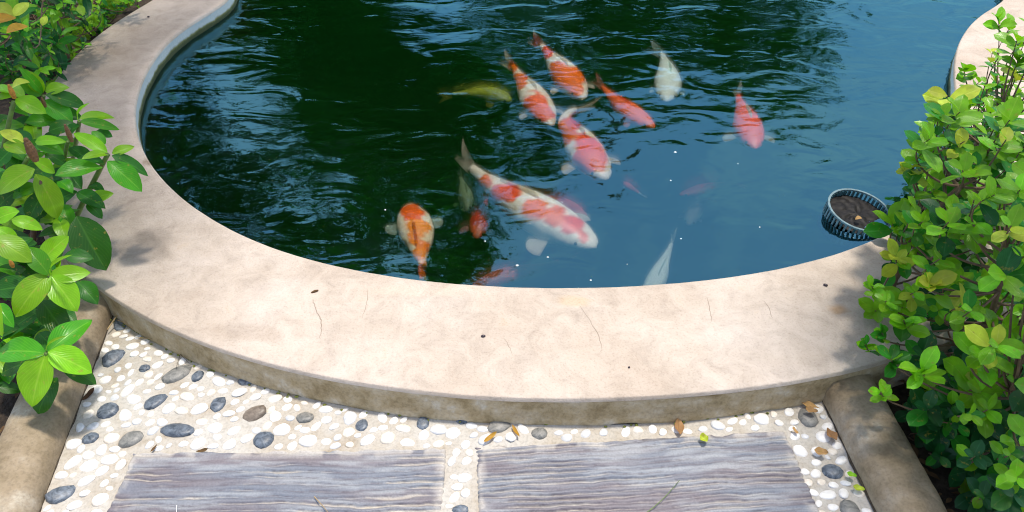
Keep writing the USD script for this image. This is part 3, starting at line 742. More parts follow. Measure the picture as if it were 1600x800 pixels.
def koi(label, spine_px, depth, length_w, base, patches, fins=(1, 1), dive=0.0, tail=1.0, fin_col=None, tail_bend=0.0):
    """spine_px: pixels from the nose to the root of the tail and on to the tail's tip; patches: (px, py, rx, ry, colour)"""
    n = len(spine_px)
    extra = max(0.0, depth - 0.035) * (0.6 if depth < 0.1 else 1.45)
    span = np.array([P(x, y, WATER_Z - 0.08)[:2] for x, y in spine_px[:-2]])
    depth = 0.016 + extra + 1.10 * length_w * 0.5 * 0.66 * np.linalg.norm(np.diff(span, axis=0), axis=1).sum()
    pts = np.array([P(x, y, WATER_Z - depth - dive * i / (n - 1)) for i, (x, y) in enumerate(spine_px)])
    ns, na = 64, 28
    s = curve(pts, ns + 16)
    bodyline, tailline = s[:ns], s[ns - 1:]
    L = np.linalg.norm(np.diff(bodyline, axis=0), axis=1).sum()
    T = np.gradient(bodyline, axis=0); T /= np.linalg.norm(T, axis=1, keepdims=True)
    side = np.cross(T, [0, 0, 1.0]); side /= np.linalg.norm(side, axis=1, keepdims=True)
    upv = np.cross(side, T)
    t = np.linspace(0, 1, ns)
    w = np.interp(t, [0, 0.02, 0.06, 0.13, 0.22, 0.34, 0.46, 0.60, 0.75, 0.88, 1.0], [0.14, 0.34, 0.52, 0.72, 0.90, 1.0, 0.97, 0.80, 0.52, 0.30, 0.20])
    hgt = np.interp(t, [0, 0.02, 0.06, 0.13, 0.22, 0.34, 0.46, 0.60, 0.75, 0.88, 1.0], [0.12, 0.28, 0.44, 0.66, 0.92, 1.08, 1.05, 0.86, 0.60, 0.42, 0.38])
    k = np.ones(5) / 5
    w = np.convolve(np.pad(w, 2, "edge"), k, "valid"); hgt = np.convolve(np.pad(hgt, 2, "edge"), k, "valid")
    w[0] *= 0.5; hgt[0] *= 0.5
    W = 1.10 * length_w * L / 2
    a = np.arange(na) / na * 2 * np.pi
    ca, sa = np.cos(a), np.sin(a)
    ring_s = np.sign(ca) * np.abs(ca) ** 0.92
    v = bodyline[:, None] + side[:, None] * (W * w)[:, None, None] * ring_s[None, :, None] + upv[:, None] * (W * 0.66 * hgt)[:, None, None] * (sa[None, :, None] - 0.10)
    v = v.reshape(-1, 3)
    v += noise3(v, 16, 5)[:, None] * [0.012, 0.010, 0.003]
    f = quads(ns, na, True)
    nv = len(v)
    v = np.vstack([v, bodyline[:1] - T[:1] * W * 0.10, bodyline[-1:]])
    kk = np.arange(na)
    f = np.vstack([f, np.stack([np.full(na, nv), (kk + 1) % na, kk], 1), np.stack([np.full(na, nv + 1), (ns - 1) * na + kk, (ns - 1) * na + (kk + 1) % na], 1)])
    if trimesh.Trimesh(v, f, process=False).volume < 0:
        f = f[:, ::-1]

    def paint(p, b=None):
        q = Q(p)
        q = q + np.column_stack([noise3(p, 22, 41), noise3(p, 22, 42)]) * 20
        col = np.tile(np.array(b if b is not None else base, float), (len(p), 1))
        for x, y, rx, ry, c in patches:
            m = np.clip((1.0 - np.hypot((q[:, 0] - x) / rx, (q[:, 1] - y) / ry)) / 0.16 + 0.5, 0, 1)[:, None]
            col = col * (1 - m) + np.array(c) * m
        return col * (1 + 0.30 * noise3(p, 60, 9)[:, None])

    root = thing("koi", label, "koi fish", bodyline[ns // 2], group=None)
    obj("body", (v, f), "koi_skin", root, color=paint(v))
    fc = np.array(fin_col if fin_col is not None else np.array(base) * 1.0)
    # tail fin: upright forked fan
    m = len(tailline)
    tu = np.linspace(0, 1, m)
    rows = []
    for q in np.linspace(-1, 1, 7):
        reach = 0.62 + 0.38 * abs(q) ** 0.8
        idx = np.clip(tu * reach * (m - 1), 0, m - 1)
        base_p = np.column_stack([np.interp(idx, np.arange(m), tailline[:, c]) for c in range(3)])
        rows.append(base_p + np.array([0, 0, 1.0]) * (q * W * (0.26 + 0.20 * tu))[:, None] * tail + side[-1] * (0.12 * W * np.sin(tu * 3 + q) + 0.36 * q * W * tu)[:, None])
    tv = np.array(rows).reshape(-1, 3)
    both = np.vstack([tv, tv + side[-1] * 0.0016])
    tf = quads(7, m)
    obj("tail_fin", (both, np.vstack([tf, tf[:, ::-1] + len(tv)])), "koi_fin", root, color=np.tile(paint(tv, fc), (2, 1)))
    # dorsal fin
    i0, i1 = int(ns * 0.40), int(ns * 0.74)
    dl = np.linspace(0, 1, i1 - i0)
    rows = [bodyline[i0:i1] + upv[i0:i1] * (W * hgt[i0:i1] * 0.52)[:, None] + upv[i0:i1] * (q * W * 0.30 * np.clip(dl * 6, 0, 1) * (1 - 0.72 * dl))[:, None] + side[i0:i1] * (q * W * 0.18) - T[i0:i1] * (-q * W * 0.18) for q in (0, 0.5, 1.0)]
    dv_ = np.array(rows).reshape(-1, 3)
    both = np.vstack([dv_, dv_ + side[i0] * 0.0014])
    df = quads(3, i1 - i0)
    obj("dorsal_fin", (both, np.vstack([df, df[:, ::-1] + len(dv_)])), "koi_fin", root, color=np.tile(paint(dv_, fc), (2, 1)))
    ip = int(ns * 0.24)
    for sg, on in zip((-1, 1), fins):
        if not on:
            continue
        o = bodyline[ip] + side[ip] * sg * W * w[ip] * 0.86 - upv[ip] * W * 0.20
        th = np.linspace(-0.75, 0.75, 9)
        out_d = unit(side[ip] * sg * 0.92 + T[ip] * 0.45)
        back = unit(np.cross(out_d, upv[ip]))
        R = W * 0.95 * on
        rows = [o[None] + (out_d[None] * np.cos(th)[:, None] + back[None] * np.sin(th)[:, None]) * R * q * (1 - 0.12 * (th[:, None] / 0.75) ** 2) - upv[ip] * R * q * 0.22 for q in (0.04, 0.4, 0.75, 1.0)]
        pv = np.array(rows).reshape(-1, 3)
        both = np.vstack([pv, pv - upv[ip] * 0.0018])
        pf = quads(4, 9)
        obj("pectoral_fin", (both, np.vstack([pf, pf[:, ::-1] + len(pv)])), "koi_fin", root, color=np.tile(fc, (2 * len(pv), 1)))
    ie = int(ns * 0.085)
    for sg in (-1, 1):
        e = trimesh.creation.icosphere(1, 0.006)
        obj("eye", (e.vertices + bodyline[ie] + side[ie] * sg * W * w[ie] * 0.90 + upv[ie] * W * hgt[ie] * 0.20, e.faces), "eye_dark", root)


koi("largest white koi with orange red patches heading right near the front rim", [(930, 386), (905, 370), (868, 349), (828, 325), (785, 299), (748, 273), (735, 262), (722, 246), (716, 232)], 0.060, 0.245, WHITE,
    [(893, 352, 20, 15, RED), (908, 372, 10, 10, PINK), (838, 328, 22, 17, ORANGE), (866, 338, 18, 15, ORANGE), (788, 302, 26, 15, RED), (757, 284, 13, 9, ORANGE)], (1.0, 1.0))
koi("white koi with a big rose patch on its head, swimming right above the largest koi", [(948, 280), (930, 258), (912, 232), (896, 208), (884, 188), (890, 178), (904, 172), (920, 166), (936, 158)], 0.065, 0.25, WHITE,
    [(922, 244, 27, 28, PINK), (884, 205, 20, 20, ORANGE), (898, 190, 12, 14, RED), (918, 225, 20, 14, RED)], (0.9, 0.9))
koi("slim white and pink patched koi, left of the orange saddled one", [(862, 196), (846, 172), (830, 146), (812, 120), (797, 102), (790, 95), (782, 88)], 0.05, 0.23, WHITE,
    [(838, 162, 19, 19, PINK), (812, 127, 15, 14, ORANGE), (798, 104, 9, 8, ORANGE), (852, 180, 12, 12, PINK)], (0.7, 0.7))
koi("white koi with a bright orange saddle, farthest back of the patched ones", [(912, 154), (898, 136), (880, 112), (858, 86), (842, 69), (833, 62), (828, 56)], 0.035, 0.23, WHITE,
    [(886, 122, 30, 20, ORANGE), (900, 140, 14, 12, ORANGE), (856, 82, 9, 10, RED), (835, 63, 12, 8, ORANGE), (871, 104, 14, 10, ORANGE)], (0.8, 0.8))
koi("all orange pink koi swimming right between the white ghost koi and the rose headed one", [(1022, 200), (1000, 186), (975, 168), (955, 150), (942, 138), (935, 130), (926, 122)], 0.075, 0.22, (0.95, 0.17, 0.04), [(1005, 190, 22, 14, PINK), (970, 160, 24, 10, PINK)], (0.8, 0.8), fin_col=(0.7, 0.3, 0.2))
koi("pale white ghost koi alone at the back right, facing the viewer", [(1042, 158), (1043, 140), (1043, 118), (1039, 98), (1030, 84), (1022, 78), (1010, 72)], 0.085, 0.25, (0.86, 0.98, 0.92), [], (0.5, 0.5))
koi("red koi farthest right with white fins", [(1180, 232), (1174, 214), (1167, 192), (1161, 172), (1156, 160), (1153, 150), (1150, 134)], 0.075, 0.26, (0.95, 0.13, 0.075), [], (1.1, 1.0), fin_col=(0.75, 0.78, 0.72))
koi("orange and white koi with its tail to the front rim, farthest left", [(641, 320), (646, 342), (652, 366), (656, 392), (658, 408), (661, 424), (666, 446)], 0.045, 0.33, (0.80, 0.72, 0.52),
    [(645, 332, 19, 13, (0.82, 0.12, 0.01)), (655, 354, 21, 15, (0.85, 0.27, 0.01)), (650, 374, 11, 11, (0.85, 0.25, 0.01)), (660, 384, 10, 12, (0.8, 0.2, 0.01)), (655, 400, 11, 9, (0.85, 0.25, 0.01)), (664, 422, 16, 13, (0.85, 0.22, 0.01))], (0.9, 0.9), fin_col=(0.5, 0.62, 0.52))
koi("dark red koi deep under the largest koi's middle", [(746, 372), (748, 356), (752, 338), (757, 322), (760, 314), (762, 308), (766, 300)], 0.16, 0.30, (0.75, 0.06, 0.03), [(743, 362, 14, 10, PINK)], (1.2, 0.6), fin_col=(0.8, 0.45, 0.42))
koi("faint greenish pale koi deep beside the largest koi's tail", [(728, 330), (729, 316), (727, 300), (724, 288), (721, 280), (719, 274), (716, 266)], 0.20, 0.24, (0.45, 0.62, 0.36), [], (1.0, 0.6), fin_col=(0.4, 0.6, 0.4))
koi("faint brown red koi deep by the front rim below the largest koi", [(735, 452), (765, 440), (800, 428), (835, 420), (862, 412), (880, 406), (905, 396)], 0.22, 0.20, (0.78, 0.13, 0.08), [], (0.0, 0.8), fin_col=(0.5, 0.3, 0.25))
koi("pale blue white koi slanting under the front rim", [(1000, 480), (1014, 460), (1026, 435), (1036, 412), (1042, 398), (1048, 382), (1052, 360)], 0.12, 0.18, PALE, [], (0, 0))
koi("faint red streaked koi deep in the open water right of centre", [(1062, 304), (1085, 299), (1110, 292), (1132, 287), (1145, 286), (1155, 288), (1168, 294)], 0.26, 0.20, (0.80, 0.10, 0.06), [], (0.6, 0.6), fin_col=(0.6, 0.4, 0.3))
koi("faint grey green koi deepest, right of the pale slanting one", [(1075, 352), (1082, 336), (1092, 322), (1108, 314), (1118, 311), (1128, 309), (1142, 306)], 0.32, 0.24, (0.6, 0.62, 0.5), [], (1.0, 0.6))
koi("small red koi with a pale tail deep between the rose headed and faint koi", [(972, 284), (980, 289), (988, 295), (995, 299), (998, 301), (1003, 304), (1012, 308)], 0.15, 0.22, (0.8, 0.10, 0.06), [(1002, 302, 8, 7, (0.6, 0.66, 0.6))], (0, 0.7), fin_col=(0.6, 0.66, 0.6))
koi("yellow green koi lying crosswise, left of the slim patched koi", [(800, 158), (782, 152), (758, 146), (732, 146), (715, 147), (702, 149), (684, 154)], 0.12, 0.30, (0.55, 0.66, 0.05), [], (0.9, 0.9), fin_col=(0.45, 0.5, 0.1))
koi("red koi half hidden beneath the largest koi's back", [(916, 338), (898, 328), (874, 316), (848, 308), (832, 302), (824, 297), (818, 288)], 0.17, 0.22, (0.8, 0.07, 0.04), [], (0.6, 0.9), fin_col=(0.7, 0.15, 0.1))

# ------------------------------------------------------------------ ginger plant with big leaves, on the left
# leaf rows: base px, tip px, width px, height of base, height of tip, tone
G = [
 (67,146,29,104,14,.50,.60,"m"),(67,146,43,110,20,.50,.57,"l"),(65,148,29,125,22,.49,.55,"m"),(71,143,109,137,20,.50,.50,"l"),(71,148,133,167,22,.50,.44,"d"),(67,158,114,192,30,.48,.42,"m"),(24,155,73,178,24,.52,.48,"l"),(18,137,47,129,18,.54,.56,"y"),
 (20,145,-12,141,16,.54,.52,"l"),(20,152,-12,158,18,.53,.50,"l"),(29,167,54,178,18,.46,.42,"y"),(38,192,92,190,24,.44,.42,"m"),(76,205,121,195,26,.42,.42,"d"),(124,186,180,185,18,.44,.40,"l"),(124,190,187,203,16,.44,.38,"m"),(124,190,140,161,8,.44,.52,"l"),
 (125,196,104,211,18,.43,.40,"d"),(168,239,115,208,20,.42,.46,"l"),(165,225,143,205,14,.43,.46,"m"),(175,240,210,229,14,.42,.42,"l"),(175,243,232,276,20,.42,.34,"d"),(168,252,222,300,30,.41,.33,"m"),(168,240,127,249,14,.42,.44,"l"),(160,262,85,275,30,.40,.42,"m"),
 (163,258,120,249,18,.40,.38,"d"),(37,222,0,205,18,.50,.52,"y"),(41,240,6,224,26,.48,.50,"l"),(55,222,104,222,16,.46,.46,"l"),(56,226,101,242,22,.45,.42,"m"),(50,250,86,270,20,.46,.40,"l"),(54,264,-2,304,36,.45,.40,"l"),(56,272,90,342,32,.44,.30,"l"),
 (58,290,20,310,26,.38,.36,"m"),(92,283,114,302,18,.36,.34,"m"),(30,330,-12,346,24,.40,.38,"l"),(18,343,67,359,20,.40,.36,"l"),(135,315,178,302,18,.30,.30,"l"),(120,300,165,326,22,.32,.28,"d"),(136,318,160,342,16,.30,.26,"d"),(120,338,166,423,48,.30,.16,"d"),
 (105,360,60,370,18,.26,.26,"d"),(110,357,97,318,22,.26,.30,"m"),(60,418,108,369,32,.30,.36,"l"),(-12,372,50,410,40,.42,.36,"l"),(-8,356,29,377,18,.42,.38,"l"),(78,431,42,386,28,.32,.38,"m"),(78,431,142,426,26,.32,.30,"l"),(80,430,114,398,7,.32,.42,"l"),
 (76,429,24,496,38,.32,.26,"l"),(80,430,121,487,42,.32,.24,"l"),(120,440,153,476,26,.24,.20,"d"),(65,470,111,536,34,.24,.17,"d"),(60,450,-12,456,34,.22,.22,"d"),(65,485,3,532,24,.18,.16,"d"),(-4,468,4,526,16,.34,.28,"l"),(-4,474,22,512,20,.30,.26,"m"),
 (72,552,-10,552,42,.24,.22,"m"),(72,552,50,636,50,.24,.14,"l"),(75,550,144,583,42,.24,.17,"l"),(75,550,144,500,36,.22,.22,"m"),(72,548,104,525,6,.24,.32,"l"),(95,570,151,601,24,.17,.12,"d"),(90,590,60,647,42,.15,.08,"d"),(60,566,2,585,28,.16,.12,"d"),
 (20,232,-8,262,22,.44,.40,"d"),(30,300,2,268,24,.40,.40,"d"),(72,300,46,345,26,.36,.30,"d"),(92,322,70,352,22,.30,.26,"d"),(58,380,18,402,28,.26,.22,"d"),(100,262,128,296,24,.34,.30,"d"),(110,230,150,262,22,.34,.30,"d"),(46,172,88,200,24,.38,.34,"d"),(12,180,-14,206,24,.40,.36,"d"),
 (24,300,-8,330,28,.34,.30,"d"),(40,420,-4,436,26,.22,.20,"d"),(96,205,70,232,22,.36,.32,"d"),(150,205,176,214,14,.38,.36,"d"),(100,400,146,404,24,.24,.22,"d"),(30,512,-10,520,26,.18,.16,"d"),(60,520,98,560,26,.17,.14,"d"),(88,178,130,186,20,.42,.40,"d"),(40,270,78,262,22,.36,.36,"d"),
 (14,392,52,372,26,.28,.28,"d"),(60,345,20,330,24,.30,.30,"d"),(4,440,34,476,26,.20,.18,"d"),(84,480,120,510,24,.16,.14,"d"),(140,290,164,300,14,.30,.30,"d"),(26,206,52,240,24,.38,.34,"d"),(74,240,104,258,22,.36,.32,"d")]
rg = np.random.default_rng(64)
ginger_region = Polygon([(-20, 130), (70, 150), (118, 200), (150, 260), (128, 330), (118, 372), (96, 412), (120, 470), (96, 520), (70, 590), (30, 625), (-20, 640)])
while len(G) < 190:
    x, y = rg.uniform(-14, 145), rg.uniform(140, 620)
    a_ = rg.uniform(0, 6.28); ln = rg.uniform(38, 66)
    x1, y1 = x + math.cos(a_) * ln, y + math.sin(a_) * ln * 0.7 + 8
    if not (ginger_region.contains(Point(x, y)) and ginger_region.contains(Point(x1, y1))):
        continue
    zt = np.interp(y, [140, 300, 450, 620], [0.44, 0.34, 0.20, 0.08]) * rg.uniform(0.55, 0.98)
    G.append((x, y, x1, y1, ln * rg.uniform(0.34, 0.46), max(zt, 0.03), max(zt - 0.03, 0.02), "l" if rg.random() < 0.22 else "m" if rg.random() < 0.55 else "d"))
plants = {}
for k, (nm, lab, b) in enumerate([("tall", "tall ginger plant with big glossy leaves and brown flower cones beside the left rim", (60, 385)), ("low", "low ginger plant with broad pale green whorl overhanging the left kerb", (40, 640))]):
    plants[nm] = thing("ginger_plant", lab, "plant", P(*b, SOIL_Z))
TONE = {"m": "ginger_mid", "l": "ginger_light", "d": "ginger_dark", "y": "leaf_yellow"}
for i, (x0, y0, x1, y1, w, z0, z1, tone) in enumerate(G):
    a, b = P(x0, y0, z0), P(x1, y1, z1)
    px_m = np.linalg.norm(P(x0 + 1, y0, (z0 + z1) / 2) - P(x0, y0, (z0 + z1) / 2))
    L = np.linalg.norm(b - a)
    r = np.random.default_rng(300 + i)
    view = unit([0, 0, EYE] - (a + b) / 2)
    up = unit(np.array([0, 0, 1.0]) * 0.7 + view * 0.6 + r.normal(0, 0.16, 3))
    wide = min(w * px_m * 1.12, L * 0.62)
    mesh_, uv = leaf_mesh(a, b, wide, up=up, fold=r.uniform(0.15, 0.42), curl=r.uniform(0.10, 0.26), shape=r.uniform(0.40, 0.50), nr=11, wave=r.uniform(0.0, 0.10), twist=r.uniform(-0.5, 0.5), seed=i)
    obj("leaf", mesh_, TONE[tone], plants["low" if y0 >= 440 else "tall"], uv=uv)
for who, pts, r0, m in [("tall", [(104, 392, -.03), (112, 356, .12), (140, 296, .28), (168, 242, .42)], .0085, "stem_green"), ("tall", [(50, 395, -.03), (55, 330, .2), (62, 285, .42)], .008, "stem_brown"), ("tall", [(96, 300, .0), (99, 262, .2), (106, 222, .45)], .007, "stem_green"),
                        ("tall", [(-4, 330, .1), (6, 230, .38), (22, 158, .52)], .008, "stem_green"), ("tall", [(60, 240, .1), (62, 190, .35), (68, 150, .50)], .007, "stem_green"), ("tall", [(112, 260, .1), (118, 225, .3), (124, 190, .44)], .007, "stem_green"),
                        ("tall", [(36, 480, -.03), (60, 455, .18), (78, 431, .32)], .0075, "stem_green"), ("low", [(60, 640, -.03), (66, 595, .12), (73, 552, .24)], .0075, "stem_green"), ("low", [(52, 560, .0), (66, 500, .12), (78, 436, .30)], .006, "stem_green"), ("tall", [(-10, 420, .0), (20, 300, .3), (44, 246, .48)], .007, "stem_green")]:
    p3 = curve([P(x, y, z) for x, y, z in pts], 14)
    obj("stem", tube(p3, np.linspace(r0 * 1.1, r0 * 0.8, 14), 8), m, plants[who])
for px, py, z, w, h, m in [(48, 234, .52, .026, .058, "cone_brown"), (107, 208, .50, .015, .046, "cone_brown"), (18, 143, .56, .016, .036, "cone_orange"), (68, 160, .50, .012, .026, "cone_brown"), (18, 432 - 20, .3, .012, .02, "cone_orange")]:
    c = P(px, py, z)
    parts = []
    for lv in range(8):                                              # overlapping bracts in rings
        u = lv / 7
        rr = w * 0.5 * math.sin(math.pi * (0.22 + 0.70 * u))
        for q in range(6):
            a = q / 6 * 2 * math.pi + lv * 0.52
            o = c + np.array([math.cos(a) * rr * 0.75, math.sin(a) * rr * 0.75, (u - 0.5) * h])
            v, f = bump_blob(np.zeros(3), w * 0.22, w * 0.10, h * 0.11, 0, lv * 7 + q)
            v = v[:, [1, 0, 2]]
            co, si = math.cos(a), math.sin(a)
            v = np.column_stack([v[:, 0] * co - v[:, 1] * si, v[:, 0] * si + v[:, 1] * co, v[:, 2]]) + o
            parts.append((v, f))
    obj("flower_cone", join(parts), m, plants["tall"])


# ------------------------------------------------------------------ leafy shrubs
def shrub(root, region, twigs, box, base, seed, leaf_len, ratio, shape, tone, count=(5, 9), stem_share=0.25, keep_all=300, curl=(0.02, 0.12), spread=1.0, fringe=None):
    """twig tips scattered through the shrub's volume (only where the photo shows shrub), a rosette of leaves on each"""
    r = np.random.default_rng(seed)
    lo, hi = np.array(box[0]), np.array(box[1])
    tips = list(fringe or [])
    tries = 0
    while len(tips) < twigs and tries < 60000:
        tries += 1
        p = r.uniform(lo, hi)
        q = Q(p)[0]
        if not region.contains(Point(*q)):
            continue
        if any(np.linalg.norm(p - t) < 0.050 * spread for t in tips):
            continue
        tips.append(p)
    leaves, stems = [], []
    mid = (lo + hi) / 2
    for p in tips:
        out = unit(p - np.array([mid[0], mid[1], lo[2] - 0.1]))
        axis = unit(out * 0.8 + np.array([0, 0, 0.75]) + np.array([0, -0.25, 0]) + r.normal(0, 0.25, 3))
        e1 = unit(np.cross(axis, [0.3, 0.2, 1])); e2 = np.cross(axis, e1)
        n = r.integers(*count)
        scale = r.uniform(0.50, 1.25)
        grow = r.uniform(0.045, 0.08) * spread
        stems.append((p - axis * grow - np.array([0, 0, 0.02]), p, axis))
        hgt = (p[2] - lo[2]) / (hi[2] - lo[2])
        k0 = r.random()
        for k in range(n):
            phi = k * 2.39996 + r.uniform(0, 0.5)
            back = k / n
            o = p - axis * grow * back * 0.95
            lift = 0.75 - 0.75 * back + r.normal(0, 0.12)
            d = unit((e1 * math.cos(phi) + e2 * math.sin(phi)) + axis * lift)
            L = leaf_len * scale * r.uniform(0.75, 1.15) * (0.72 + 0.4 * back)
            up = unit(axis * 1.0 + np.array([0, 0, 0.6]) + r.normal(0, 0.25, 3))
            leaves.append(dict(base=o, tip=o + d * L, width=L * ratio * r.uniform(0.88, 1.1), up=up, fold=r.uniform(0.1, 0.35), curl=r.uniform(*curl), shape=shape, nr=7, wave=r.uniform(0, 0.08), twist=r.uniform(-0.5, 0.5), seed=k, point=0.85, tone=tone(r, hgt, back, k0)))
    # nearest to the eye first
    mids = np.array([(a["base"] + a["tip"]) / 2 for a in leaves])
    dist = np.linalg.norm(mids - [0, 0, EYE], axis=1)
    cell, rank = {}, np.zeros(len(leaves))
    cells = np.floor(Q(mids) / 24).astype(int)
    for i in np.argsort(dist):
        key = tuple(cells[i]); rank[i] = cell.get(key, 0); cell[key] = rank[i] + 1
    inside = (Q(mids)[:, 0] > -15) & (Q(mids)[:, 0] < 1615) & (Q(mids)[:, 1] > -15) & (Q(mids)[:, 1] < 815)
    order = np.lexsort((dist, np.minimum(rank, 3) + 10 * ~inside))      # unhidden leaves in view first
    leaves = [leaves[i] for i in order]
    rest = {}
    for i, a in enumerate(leaves):
        m = a.pop("tone")
        if i < keep_all:
            put_leaf("leaf", a, m, root)
        else:
            rest.setdefault(m, []).append(leaf_mesh(**a))
    for m, found in rest.items():
        obj("further_leaves", join([x[0] for x in found]), m, root, uv=np.vstack([x[1] for x in found]), kind="stuff")
    return tips, stems


def branches(root, stems, feet, m, r0, seed):
    """twigs gather into a few boughs that rise from the feet"""
    r = np.random.default_rng(seed)
    feet = [np.asarray(f, float) for f in feet]
    fine = []
    groups = {}
    for a, b, ax in stems:
        i = int(np.argmin([np.linalg.norm((f - a)[:2]) + r.uniform(0, 0.1) for f in feet]))
        groups.setdefault(i, []).append((a, b, ax))
    for i, g in groups.items():
        tops = np.array([a for a, b, ax in g])
        top = tops.mean(0); top[2] = np.percentile(tops[:, 2], 80)
        bough = curve([feet[i], feet[i] * 0.6 + top * 0.4 + r.normal(0, 0.02, 3), top], 14)
        obj("branch", tube(bough, np.linspace(r0, r0 * 0.35, 14), 7), m, root)
        for a, b, ax in g:
            j = int(np.argmin(np.linalg.norm(bough - a, axis=1) + np.maximum(0, bough[:, 2] - a[2] + 0.03) * 4))
            fine.append(tube(curve([bough[j], (bough[j] + a) / 2 + np.array([0, 0, -0.02]), a, b], 10), np.linspace(r0 * 0.32, 0.0014, 10), 5))
    obj("twigs", join(fine), m, root, kind="stuff")


right_region = Polygon([(1700, -60), (1602, 20), (1570, 28), (1540, 75), (1520, 118), (1490, 150), (1455, 168), (1425, 200), (1418, 250), (1412, 290), (1385, 335), (1392, 380), (1368, 420), (1345, 450), (1340, 500), (1345, 540), (1375, 580), (1405, 640), (1440, 700), (1480, 770), (1520, 860), (1700, 900)])


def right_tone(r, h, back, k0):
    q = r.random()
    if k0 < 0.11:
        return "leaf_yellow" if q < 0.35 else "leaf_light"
    if h < 0.36:  # low leaves mostly darker: the shrub's own shade put into their colour
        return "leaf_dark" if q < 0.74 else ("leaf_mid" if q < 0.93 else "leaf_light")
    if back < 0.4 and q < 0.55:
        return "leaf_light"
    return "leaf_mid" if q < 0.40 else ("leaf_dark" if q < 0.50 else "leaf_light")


right_shrub = thing("shrub", "dense green shrub with glossy rounded leaves, some yellow, beside the right kerb", "shrub", (1.35, 1.5, SOIL_Z))
hand = [P(1500, 175, .62), P(1590, 60, .62), P(1540, 130, .55), P(1440, 240, .55), P(1432, 330, .45), P(1395, 350, .35), P(1480, 95, .2) if False else P(1560, 90, .6), P(1410, 480, .26), P(1450, 640, .16), P(1520, 650, .3)]
low_gap = Polygon([(1392, 610), (1600, 560), (1640, 860), (1520, 860), (1420, 690)])
rl = np.random.default_rng(8)
while len(hand) < 62:
    q = rl.uniform([1390, 560], [1620, 850]); z_ = rl.uniform(0.02, 0.26)
    if low_gap.contains(Point(*q)) and P(*q, z_)[0] > along(KR, P(*q, z_)[1]) + kerb_w + 0.03 and all(np.linalg.norm(P(*q, z_) - h_) > 0.05 for h_ in hand):
        hand.append(P(*q, z_))
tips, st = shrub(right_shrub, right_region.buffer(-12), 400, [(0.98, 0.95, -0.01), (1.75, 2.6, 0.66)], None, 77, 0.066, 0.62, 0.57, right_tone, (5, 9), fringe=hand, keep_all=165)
rs = np.random.default_rng(12)
for sx, sy, sz, n_, ln, tn in [(1362, 446, .32, 12, .036, "leaf_light"), (1352, 538, .20, 9, .034, "leaf_mid"), (1376, 612, .20, 9, .034, "leaf_light"), (1398, 400, .36, 9, .05, "leaf_yellow"), (1412, 500, .32, 12, .05, "leaf_light"), (1392, 560, .24, 10, .048, "leaf_mid"), (1440, 578, .30, 8, .060, "leaf_light"), (1384, 470, .30, 10, .040, "leaf_light"),
                               (1480, 150, .60, 5, .075, "leaf_yellow"), (1506, 108, .56, 8, .05, "leaf_light"), (1450, 440, .42, 9, .06, "leaf_yellow"), (1560, 30, .62, 7, .05, "leaf_light"), (1405, 355, .36, 9, .05, "leaf_mid"), (1425, 262, .50, 8, .055, "leaf_yellow"), (1378, 520, .24, 10, .042, "leaf_mid")]:
    tip_ = P(sx, sy, sz)
    root_ = np.array([tip_[0] + 0.10, tip_[1] + 0.05, max(tip_[2] - 0.16, 0.0)])
    ax_ = unit(tip_ - root_)
    st.append((tip_ - ax_ * 0.04, tip_, ax_))
    for k in range(n_):
        o = tip_ - ax_ * 0.055 * k / n_
        d = unit(rs.normal(0, 1, 3) * [1, 1, 0.35] + ax_ * 0.5 + np.array([0, -0.2, 0.15]))
        L = ln * rs.uniform(0.7, 1.15)
        put_leaf("leaf", dict(base=o, tip=o + d * L, width=L * rs.uniform(0.52, 0.64), up=unit(np.array([0, -0.35, 1]) + rs.normal(0, 0.25, 3)), fold=rs.uniform(0.1, 0.35), curl=rs.uniform(0.02, 0.12), shape=0.56, nr=7, wave=rs.uniform(0, 0.08), twist=rs.uniform(-0.4, 0.4), seed=k, point=0.85), tn if rs.random() < 0.75 else "leaf_light", right_shrub)
branches(right_shrub, st, [(1.12, 1.62, SOIL_Z), (1.22, 1.40, SOIL_Z), (1.30, 1.85, SOIL_Z), (1.42, 1.55, SOIL_Z), (1.25, 1.15, SOIL_Z), (1.5, 2.1, SOIL_Z), (1.45, 1.2, SOIL_Z)], "stem_brown", 0.012, 5)

left_region = Polygon([(-60, -60), (205, -60), (222, 0), (150, 45), (112, 95), (92, 122), (80, 135), (40, 120), (-60, 140)])


def left_tone(r, h, back, k0):
    q = r.random()
    if k0 < 0.05:
        return "leaf_yellow" if q < 0.5 else "leaf_light"
    return "leaf_dark" if q < 0.28 else "leaf_mid" if q < 0.70 else "leaf_light"


left_shrub = thing("shrub", "bushy dark shrub with small pointed leaves behind the ferns at the far left", "shrub", (-2.3, 3.4, SOIL_Z))
tips, st = shrub(left_shrub, left_region, 200, [(-3.3, 2.75, 0.0), (-1.75, 4.6, 0.55)], None, 78, 0.080, 0.34, 0.45, left_tone, (6, 10), spread=1.15, curl=(0.0, 0.2), fringe=[P(18, 22, .55), P(30, 50, .5)])
branches(left_shrub, st, [P(112, 122, SOIL_Z), P(72, 132, SOIL_Z), P(100, 96, SOIL_Z), P(40, 90, SOIL_Z), P(60, 40, SOIL_Z), P(130, 60, SOIL_Z), P(10, 110, SOIL_Z)], "stem_brown", 0.010, 6)
for a, b, w, m in [((22, 26), (-12, 8), 20, "leaf_yellow"), ((22, 26), (45, 4), 14, "leaf_yellow"), ((22, 26), (-10, 38), 18, "leaf_orange"), ((42, 40), (10, 52), 14, "leaf_orange"), ((66, 40), (73, 25), 9, "leaf_yellow"), ((130, 24), (124, 8), 10, "fern_green")]:
    put_leaf("young_leaf", dict(base=P(*a, .58), tip=P(*b, .60), width=w * 0.0026, up=unit([0.3, -0.6, 0.8]), fold=0.3, curl=0.1, shape=0.45, nr=8), m, left_shrub)


